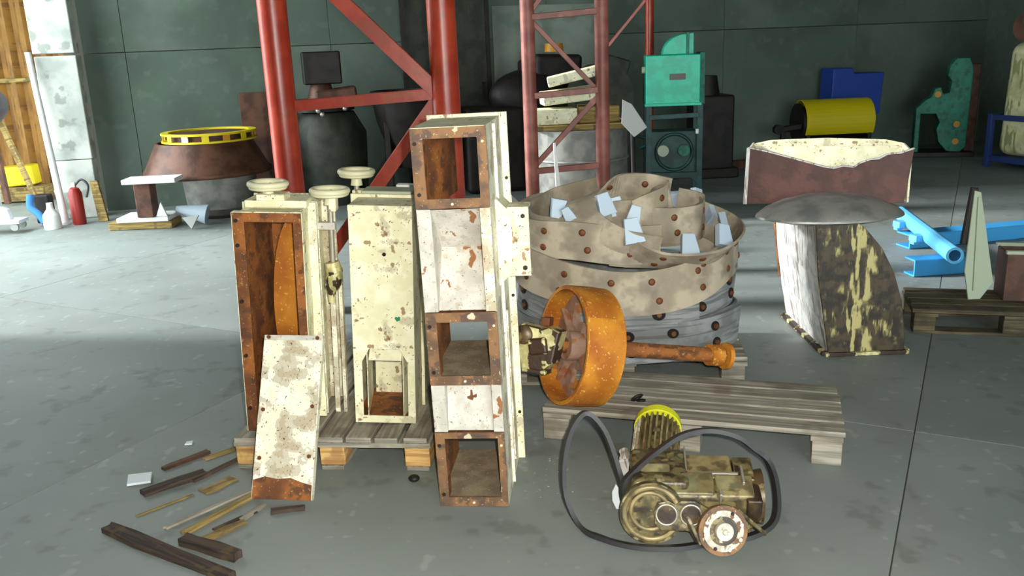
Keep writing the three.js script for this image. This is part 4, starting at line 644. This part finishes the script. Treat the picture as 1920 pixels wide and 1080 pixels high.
{
  const t = thing('teal_press', 'dull teal press frame with orange bolt covers at the far right wall', 'machine', [5.66, 0, -11.6], -0.25); t.scale.set(0.86, 0.88, 0.9);
  const outline = [[-0.40, 0.06], [-0.33, 0.06], [-0.33, 0.62], [-0.12, 0.62], [-0.06, 0.50], [-0.10, 0.40], [-0.06, 0.22], [0.06, 0.08], [0.24, 0.06], [0.32, 0.14], [0.34, 1.25], [0.28, 1.40], [0.10, 1.40], [0.02, 1.30], [0.0, 1.16], [0.06, 1.08], [0.04, 0.92], [-0.04, 0.90], [-0.08, 1.0], [-0.16, 0.98], [-0.2, 0.86], [-0.28, 0.82], [-0.40, 0.70]];
  mesh('frame_plate', extr(outline, 0.16, 0.01).translate(0, 0, 0), M.teal_dull, t);
  mesh('rear_frame', rbox(0.14, 1.3, 0.3, 0.01, 0.40, 0.66, -0.12), M.brown_iron, t);
  mesh('base', rbox(0.86, 0.07, 0.5, 0.01, 0, 0.035, 0), M.dark_iron, t);
  for (const [x, y] of [[0.17, 0.22], [0.17, 0.47], [-0.12, 0.90]]) mesh('bolt_cover', cyl(0.045, 0.045, 0.03, x, y, 0.175, Math.PI / 2, 0, 0, 20), M.amber, t);
}
{
  const t = thing('steel_crate', 'dark blue steel crate frame at the right edge by the side wall', 'crate', [6.2, 0, -10.25], 0.32);
  const s = 0.42, hh = 0.62;
  for (const x of [-s, -0.05, s]) for (const z of [-0.36, 0.36]) mesh('post', rbox(0.06, hh, 0.06, 0.005, x, hh / 2, z), M.crate_blue, t);
  for (const y of [0.10, hh - 0.04]) for (const z of [-0.36, 0.36]) mesh('rail', rbox(2 * s, 0.06, 0.05, 0.005, 0, y, z), M.crate_blue, t);
  for (const y of [0.10, hh - 0.04]) for (const x of [-s, s]) mesh('rail', rbox(0.05, 0.06, 0.72, 0.005, x, y, 0), M.crate_blue, t);
  mesh('floor_plate', rbox(2 * s, 0.03, 0.74, 0.005, 0, 0.12, 0), M.crate_blue, t);
}
{
  const t = thing('bulk_sack', 'tall pale filled sack standing in the blue steel crate', 'sack', [6.22, 0.137, -10.25], 0.32);
  const g = new RoundedBoxGeometry(0.72, 1.28, 0.60, 8, 0.12); const p = g.attributes.position;
  for (let i = 0; i < p.count; i++) { const x = p.getX(i), y = p.getY(i), z = p.getZ(i), k = 1 + 0.06 * Math.sin(y * 7 + x * 3) + 0.04 * Math.sin(z * 9 + y * 4); p.setXYZ(i, x * k, y, z * k); }
  g.computeVertexNormals(); mesh('bag', uvBox(g).translate(0, 0.64, 0), M.sack, t);
  mesh('seam', [bar(V(-0.02, 0.02, 0.31), V(0.02, 1.15, 0.31), 0.02, 0.012)], M.sack, t);
}
{
  const t = thing('rusty_fitting', 'rusty brown pipe fitting lying on top of the pale sack', 'fitting', [6.0, 1.43, -10.2], 0.4);
  mesh('barrel', cyl(0.09, 0.09, 0.5, 0, 0.10, 0, 0, 0, Math.PI / 2, 24), M.brown_iron, t); mesh('flange', cyl(0.15, 0.15, 0.04, -0.24, 0.15, 0, 0, 0, Math.PI / 2, 24), M.brown_iron, t); mesh('elbow', [torus(0.1, 0.07, 0.05, 0.2, 0, 0, 0, 0, 24, 10)], M.brown_iron, t);
}
tag(mesh('timber', rbox(0.75, 0.10, 0.14, 0.01, 2.98, 0.05, -11.15, 0, 0.25, 0), M.brown_iron), 'brown squared timber lying at the foot of the back wall', 'timber');

// ---------------------------------------------------------------- heap behind the ladder frame
{
  const t = thing('sheet_drum', 'large beige sheet drum standing behind the ladder frame', 'drum', [0.70, 0, -8.5], 0);
  mesh('shell', lathe([[0.0, 0], [0.45, 0], [0.455, 0.03], [0.45, 0.80], [0.46, 0.83], [0.43, 0.83], [0.42, 0.80], [0.42, 0.05]], 0, 0, 0, 0, 0, 0, 48), M.grey_sheet, t);
  for (const y of [0.25, 0.55]) mesh('hoop', torus(0.453, 0.012, 0, y, 0, Math.PI / 2, 0, 0, 48, 8), M.grey_sheet, t);
  mesh('lid', rbox(0.86, 0.05, 0.7, 0.01, 0.0, 0.857, 0), M.wood_tan, t);
}
for (const [x, y, z, w, h, d, ry, rz, lab, m] of [[0.46, 0.955, -8.35, 0.38, 0.14, 0.30, 0.1, 0.0, 'lower left cream wooden block of the heap on the beige drum', 'cream'], [0.87, 0.96, -8.42, 0.38, 0.15, 0.30, -0.05, 0, 'lower right cream wooden block of the heap on the beige drum', 'wood_tan'], [0.60, 1.135, -8.4, 0.52, 0.12, 0.28, 0.1, 0.08, 'middle tilted cream board of the heap on the beige drum', 'cream'], [0.68, 1.315, -8.4, 0.56, 0.09, 0.26, -0.05, 0.2, 'topmost slanting cream plank of the heap on the beige drum', 'cream']])
  tag(mesh('cream_block', rbox(w, h, d, 0.012, x, y, z, 0, ry, rz), M[m]), lab, 'block');
{
  const t = thing('leaning_plate', 'pale grey plate tilted beside the beige drum heap', 'plate', [1.03, 0, -7.72], -0.2);
  mesh('sheet', extr([[-0.03, 0.92], [0.08, 0.80], [0.19, 0.88], [0.06, 1.08], [-0.02, 1.12]], 0.02, 0.003), M.grey_plate, t);
  mesh('prop', rod(V(0.08, 0.0, -0.05), V(0.06, 0.93, -0.01), 0.02), M.dark_iron, t);
}
{
  const t = thing('crumpled_sheet', 'pale bent metal sheets lying at the foot of the ladder frame', 'sheet metal', [0.32, 0, -6.75], 0.2);
  mesh('panel', extr([[-0.28, 0], [0.06, 0], [0.02, 0.42], [-0.10, 0.30], [-0.28, 0.50]], 0.012, 0.002).rotateX(-0.25), M.grey_plate, t);
  const P = [], A = []; for (let i = 0; i <= 20; i++) { const a = i / 20; P.push(V(0.02 + 0.42 * a, 0.30 + 0.20 * Math.sin(a * 2.2), 0.02 - 0.1 * a)); A.push(V(0.1, 0.6 - 0.6 * a, 0.8)); }
  mesh('curl', strip(P, A, 0.09, 0.006), M.grey_plate, t);
  mesh('support', rbox(0.3, 0.28, 0.12, 0.01, 0.2, 0.14, -0.04), M.dark_iron, t);
}
{
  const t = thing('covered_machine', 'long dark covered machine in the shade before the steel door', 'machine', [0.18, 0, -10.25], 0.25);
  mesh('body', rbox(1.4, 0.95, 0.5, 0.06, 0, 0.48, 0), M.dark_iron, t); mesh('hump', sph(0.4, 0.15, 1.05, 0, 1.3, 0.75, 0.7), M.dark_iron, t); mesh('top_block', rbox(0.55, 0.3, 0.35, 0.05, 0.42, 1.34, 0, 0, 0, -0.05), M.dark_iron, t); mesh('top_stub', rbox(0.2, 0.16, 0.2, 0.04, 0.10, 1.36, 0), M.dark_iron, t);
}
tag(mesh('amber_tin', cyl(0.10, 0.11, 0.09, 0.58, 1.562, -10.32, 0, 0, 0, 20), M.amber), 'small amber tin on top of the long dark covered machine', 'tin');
// ---------------------------------------------------------------- dark machinery behind the stout frame
{
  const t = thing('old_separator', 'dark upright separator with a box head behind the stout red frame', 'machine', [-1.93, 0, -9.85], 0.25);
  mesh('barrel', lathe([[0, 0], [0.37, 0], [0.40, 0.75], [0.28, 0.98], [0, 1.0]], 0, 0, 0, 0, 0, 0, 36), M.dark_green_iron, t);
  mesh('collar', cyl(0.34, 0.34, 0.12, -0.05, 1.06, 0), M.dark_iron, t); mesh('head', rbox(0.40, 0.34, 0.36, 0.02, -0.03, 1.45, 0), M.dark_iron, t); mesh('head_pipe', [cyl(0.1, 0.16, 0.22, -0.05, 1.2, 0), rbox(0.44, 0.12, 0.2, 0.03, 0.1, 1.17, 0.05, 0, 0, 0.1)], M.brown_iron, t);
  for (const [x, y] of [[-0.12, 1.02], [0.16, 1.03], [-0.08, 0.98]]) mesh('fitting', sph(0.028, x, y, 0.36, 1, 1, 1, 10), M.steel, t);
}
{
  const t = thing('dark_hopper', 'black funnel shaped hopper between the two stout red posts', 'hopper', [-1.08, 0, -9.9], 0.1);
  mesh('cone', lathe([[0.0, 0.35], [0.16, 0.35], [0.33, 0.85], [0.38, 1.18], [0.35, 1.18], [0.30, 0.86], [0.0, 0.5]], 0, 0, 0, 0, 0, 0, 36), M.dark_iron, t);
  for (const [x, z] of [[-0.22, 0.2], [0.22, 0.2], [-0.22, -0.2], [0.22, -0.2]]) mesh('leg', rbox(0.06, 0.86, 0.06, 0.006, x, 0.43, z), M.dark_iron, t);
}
// ---------------------------------------------------------------- stack of drums and rims before the left wall
{
  const t = thing('iron_tub', 'dark round iron tub at the foot of the left stack', 'tub', [-3.02, 0, -9.3], 0);
  mesh('shell', lathe([[0, 0.02], [0.27, 0.02], [0.35, 0.10], [0.375, 0.40], [0.385, 0.44], [0.355, 0.44], [0.34, 0.12], [0, 0.06]], 0, 0, 0, 0, 0, 0, 44), M.grey_sheet, t); mesh('foot_ring', cyl(0.30, 0.30, 0.02, 0, 0.01, 0), M.dark_iron, t);
}
{
  const t = thing('brown_shroud', 'brown flared sheet shroud resting on the iron tub', 'shroud', [-3.13, 0.445, -9.3], 0);
  mesh('flare', lathe([[0.50, 0], [0.66, 0.0], [0.62, 0.06], [0.48, 0.33], [0.46, 0.33], [0.58, 0.06]], 0, 0, 0, 0, 0, 0, 48), M.brown_iron, t);
  mesh('lip', torus(0.645, 0.016, 0, 0.018, 0, Math.PI / 2, 0, 0, 48, 8), M.brown_iron, t);
}
{
  const t = thing('slotted_wheel', 'flat yellow slotted ring lying on top of the left stack', 'ring', [-3.07, 0.78, -9.3], 0);
  mesh('top_ring', lathe([[0.40, 0.075], [0.475, 0.075], [0.475, 0.095], [0.40, 0.095], [0.40, 0.075]], 0, 0, 0, 0, 0, 0, 48), M.yellow_paint, t);
  mesh('bottom_ring', lathe([[0.40, 0.0], [0.475, 0.0], [0.475, 0.018], [0.40, 0.018], [0.40, 0.0]], 0, 0, 0, 0, 0, 0, 48), M.yellow_paint, t);
  for (let k = 0; k < 14; k++) { const a = k / 14 * Math.PI * 2; mesh('web', rbox(0.07, 0.06, 0.012, 0.002, 0.455 * Math.cos(a), 0.047, 0.455 * Math.sin(a), 0, Math.PI / 2 - a, 0), k === 4 ? M.white : k % 2 ? M.yellow_paint : M.amber, t); }
  mesh('core', cyl(0.41, 0.41, 0.06, 0, 0.047, 0, 0, 0, 0, 36), M.brown_iron, t);
}
tag(mesh('white_board', rbox(0.50, 0.045, 0.26, 0.006, -3.40, 0.496, -8.49, 0, 0.05, 0), M.white), 'white board put in for the sunlit rim of the brown shroud in the left stack', 'board');  // sunlight on the shroud rim, painted in as a white board
tag(mesh('white_board', rbox(0.50, 0.045, 0.36, 0.006, -3.58, 0.10, -8.72, 0, 0.02, 0.0), M.white), 'lower white board lying near the floor at the left stack', 'board');
tag(mesh('wood_beam', rbox(0.62, 0.075, 0.30, 0.01, -3.62, 0.038, -8.72, 0, 0.02, 0), M.wood_tan), 'tan beam under the lower white board at the left stack', 'beam');
tag(mesh('pale_cone', lathe([[0, 0], [0.10, 0.0], [0.03, 0.30], [0, 0.30]], -3.0, 0.10, -8.72, 0.0, 0.1, 1.33, 24), M.pale_plastic), 'pale blue grey cone lying in front of the iron tub', 'cone');
tag(mesh('paper_wedge', extr([[0, 0], [0.11, 0], [0.06, 0.14]], 0.02, 0.002).translate(-3.44, 0.126, -8.57), M.white), 'small white paper wedge standing on the lower white board', 'paper');
tag(mesh('tin_offcut', extr([[0, 0.12], [0.16, 0.14], [0.10, 0.0]], 0.012, 0.002).rotateX(-0.5).translate(-3.16, 0.01, -8.42), M.grey_plate), 'pointed grey tin offcut on the floor before the iron tub', 'offcut');
tag(mesh('brown_stand', rbox(0.16, 0.345, 0.16, 0.01, -3.53, 0.297, -8.60), M.brown_iron), 'brown block between the two white boards of the left stack', 'block');
tag(mesh('dark_board', rbox(0.46, 1.2, 0.03, 0.004, -2.72, 0.61, -10.09, -0.06, 0.2755, 0), M.brown_iron), 'dark brown board leaning on the back wall behind the left stack', 'board');
// ---------------------------------------------------------------- clutter at the foot of the pillar
{
  const t = thing('fire_extinguisher', 'dark red fire extinguisher at the foot of the white pillar', 'extinguisher', [-4.42, 0, -9.02], 0);
  mesh('cylinder', lathe([[0, 0], [0.062, 0], [0.066, 0.02], [0.066, 0.32], [0.045, 0.37], [0.02, 0.385], [0, 0.385]], 0, 0, 0, 0, 0, 0, 28), M.extinguisher_red, t);
  mesh('valve', rbox(0.04, 0.05, 0.03, 0.006, 0, 0.405, 0), M.steel, t);
  mesh('hose', place(uvBox(new THREE.TubeGeometry(new THREE.CatmullRomCurve3([V(0.01, 0.40, 0), V(0.10, 0.46, 0.02), V(0.16, 0.40, 0.03), V(0.13, 0.28, 0.04)]), 20, 0.011, 8)), 0, 0, 0), M.rubber, t);
}
{
  const t = thing('leaning_pole', 'white pole leaning against the bright pillar beside the door', 'pole', [-4.62, 0, -9.08], 0);
  mesh('tube', rod(V(0.05, 0.02, 0.05), V(-0.14, 1.72, -0.16), 0.038, 0.03), M.white, t); mesh('foot', cyl(0.05, 0.05, 0.02, 0.05, 0.011, 0.05), M.white, t);
}
{
  const t = thing('white_bottle', 'squat white canister beside the red extinguisher', 'canister', [-4.60, 0, -8.83], 0);
  mesh('body', lathe([[0, 0], [0.08, 0], [0.085, 0.03], [0.08, 0.14], [0.035, 0.20], [0.03, 0.23], [0, 0.23]], 0, 0, 0, 0, 0, 0, 28), M.white, t); mesh('cap', cyl(0.03, 0.03, 0.03, 0, 0.245, 0), M.white, t);
}
tag(mesh('blue_rag', place(uvBox(new THREE.TubeGeometry(new THREE.CatmullRomCurve3([V(-0.05, 0.30, 0), V(-0.05, 0.18, 0.03), V(0.03, 0.10, 0.05), V(0.08, 0.02, 0.06)]), 24, 0.036, 10)), -4.80, 0.03, -8.97), M.cloth_blue), 'rolled blue rag drooping beside the white canister', 'rag');
{
  const t = thing('small_trolley', 'low white trolley with an upright handle at the door sill', 'trolley', [-5.13, 0, -8.85], 0.05);
  mesh('deck', rbox(0.46, 0.035, 0.22, 0.006, 0, 0.09, 0), M.white, t); for (const [x, z] of [[-0.17, 0.08], [0.17, 0.08], [-0.17, -0.08], [0.17, -0.08]]) mesh('wheel', cyl(0.038, 0.038, 0.03, x, 0.04, z, Math.PI / 2, 0, 0, 18), M.grey_plate, t);
  mesh('handle', extr([[0, 0], [0.14, 0], [0.12, 0.1], [0.05, 0.14], [0.06, 0.34], [0, 0.34]], 0.06, 0.005).translate(-0.02, 0.108, -0.03), M.white, t);
}
tag(mesh('dark_case', rbox(0.16, 0.30, 0.12, 0.02, -4.84, 0.15, -9.19), M.dark_iron), 'dark upright case behind the blue rag', 'case');
tag(mesh('board_offcut', extr([[0, 0], [0.10, 0], [0.02, 0.42], [-0.06, 0.42]], 0.03, 0.003).rotateX(-0.15).translate(-4.27, 0, -9.15), M.wood_tan), 'tan board offcut leaning right of the red extinguisher', 'board');
// ---------------------------------------------------------------- things in the yard
{
  const t = thing('yard_lamp', 'dark round reflector on a tan slanting stand in the yard', 'stand', [-5.95, 0, -10.6], 0);
  mesh('reflector', [lathe([[0, 0], [0.12, 0.02], [0.21, 0.10], [0.19, 0.10], [0.1, 0.04], [0, 0.03]], 0.0, 1.12, 0.0, Math.PI / 2 - 0.3, 0, 0, 32)], M.dark_iron, t);
  mesh('strut', bar(V(0.02, 1.0, 0), V(0.36, 0.02, 0.12), 0.06, 0.05), M.wood_tan, t); mesh('strut', bar(V(-0.10, 1.05, 0), V(-0.06, 0.0, 0.0), 0.07, 0.06), M.brown_iron, t);
}
tag(mesh('yellow_block', rbox(0.46, 0.24, 0.24, 0.02, -6.05, 0.29, -10.98, 0, 0.1, 0.05), M.yellow_paint), 'yellow block lying on a tan beam in the yard', 'block');
tag(mesh('yard_beam', rbox(1.0, 0.17, 0.30, 0.01, -6.2, 0.075, -10.95, 0, 0.08, 0), M.wood_tan), 'tan timber beam lying before the ochre shed', 'beam');
tag(mesh('yard_timber', rbox(0.16, 1.05, 0.14, 0.01, -6.98, 0.5, -10.8, 0.1, 0.1, -0.06), M.brown_iron), 'brown upright timber leaning at the left picture edge', 'timber');

// ---------------------------------------------------------------- litter on the floor at the left front
const stick = (x0, z0, x1, z1, w, h, m, label, cat = 'wood strip') => {   // a ragged splinter of board lying flat
  const L = Math.hypot(x1 - x0, z1 - z0), k = () => rr(-0.12, 0.12) * w;
  const pts = [[0.01 * L, -0.46 * w + k()], [0.3 * L, -0.5 * w + k()], [0.75 * L, -0.47 * w + k()], [L, -0.42 * w + k()], [L * 0.985, 0.1 * w + k()], [L, 0.42 * w + k()], [0.6 * L, 0.48 * w + k()], [0.2 * L, 0.46 * w + k()], [0, 0.4 * w + k()], [0.02 * L, 0.0 + k()]];
  const g = extr(pts, h - 0.004, 0.002).rotateX(-Math.PI / 2).rotateY(-Math.atan2(z1 - z0, x1 - x0)).translate(x0, 0.0025, z0);
  return tag(mesh('wood_strip', g, M[m]), label, cat);
};
stick(-1.47, -2.82, -0.93, -2.47, 0.055, 0.022, 'wood_dark', 'long dark wooden strip crossing the lower left corner');
stick(-1.16, -2.71, -0.935, -2.59, 0.05, 0.03, 'wood_dark', 'short dark wooden strip touching the long strip, lower left');
stick(-1.44, -3.06, -1.25, -3.22, 0.045, 0.02, 'wood_dark', 'dark bar lying beside the white paper, lower left', 'bar');
stick(-1.44, -3.27, -1.30, -3.42, 0.03, 0.014, 'brown_iron', 'thin brown bar behind the white paper, left litter', 'bar');
stick(-1.18, -2.76, -0.99, -3.04, 0.034, 0.012, 'wood_tan', 'yellowish wooden slat left of the leaning cover');
stick(-1.26, -2.80, -0.95, -3.14, 0.016, 0.010, 'wood_grey', 'thin grey splinter reaching toward the leaning cover');
stick(-1.28, -3.15, -1.12, -3.38, 0.02, 0.012, 'wood_dark', 'thin dark stick left of the open rusty duct');
stick(-1.10, -2.71, -0.98, -2.83, 0.04, 0.010, 'wood_tan', 'small tan chip at the end of the short dark strip');
stick(-1.00, -2.84, -0.945, -2.95, 0.025, 0.012, 'wood_grey', 'small grey chip just left of the leaning cover');
stick(-0.905, -2.885, -0.785, -2.905, 0.022, 0.018, 'wood_dark', 'short dark stick in front of the leaning cover');
stick(-1.21, -3.06, -1.12, -3.17, 0.06, 0.008, 'wood_tan', 'flat yellowish chip beside the rusty duct foot');
stick(-1.40, -2.90, -1.24, -3.05, 0.012, 0.006, 'wood_tan', 'long thin tan splinter lying farthest left of the slats');
stick(-1.08, -2.78, -0.96, -2.90, 0.020, 0.008, 'wood_dark', 'narrow dark splinter between the tan chip and grey chip');
stick(-1.30, -3.35, -1.13, -3.5, 0.030, 0.008, 'wood_tan', 'pale tan splinter beside the pallet left end');
tag(mesh('white_paper', extr([[0, 0], [0.085, 0.02], [0.06, 0.10], [-0.03, 0.085]], 0.006, 0.002).rotateX(-Math.PI / 2).translate(-1.53, 0.004, -3.14), M.white_scrap), 'crumpled white paper on the floor at the lower left', 'paper');
tag(mesh('white_paper', extr([[0, 0], [0.03, 0.005], [0.025, 0.035], [0.0, 0.03]], 0.004, 0.001).rotateX(-Math.PI / 2).translate(-1.43, 0.002, -3.50), M.white_scrap), 'tiny white paper chip behind the larger white paper', 'paper');
tag(mesh('pebble', sph(0.02, -0.405, 0.014, -3.09, 1.1, 0.7, 1, 12), M.dark_iron), 'small dark pebble on the floor between pallet and tall manifold', 'pebble');
{ // flakes of paint and splinters on the floor round the ducts: too many and too small to pick apart
  const g = uvBox(new THREE.TetrahedronGeometry(0.0055, 0)), geos = [];
  const spots = [[0.12, -2.98, 0.10, 22, 1], [0.13, -3.16, 0.09, 14, 1]];
  for (const [x, z, s, n] of spots) for (let i = 0; i < n; i++) { const k = 0.4 + rnd() * 1.0, a = rnd() * 6.28, d = Math.sqrt(rnd()) * s; const c = g.clone(); c.scale(k * 1.4, k * 0.4, k); c.rotateY(a * 3); c.translate(x + Math.cos(a) * d, 0.0022, z + Math.sin(a) * d); geos.push(c); }
  const o = mesh('paint_flakes', geos, M.grey_plate); tag(o, 'pale paint flakes strewn on the floor around the ducts', 'flakes'); o.userData.kind = 'stuff';
}
renderer.render(scene, camera);
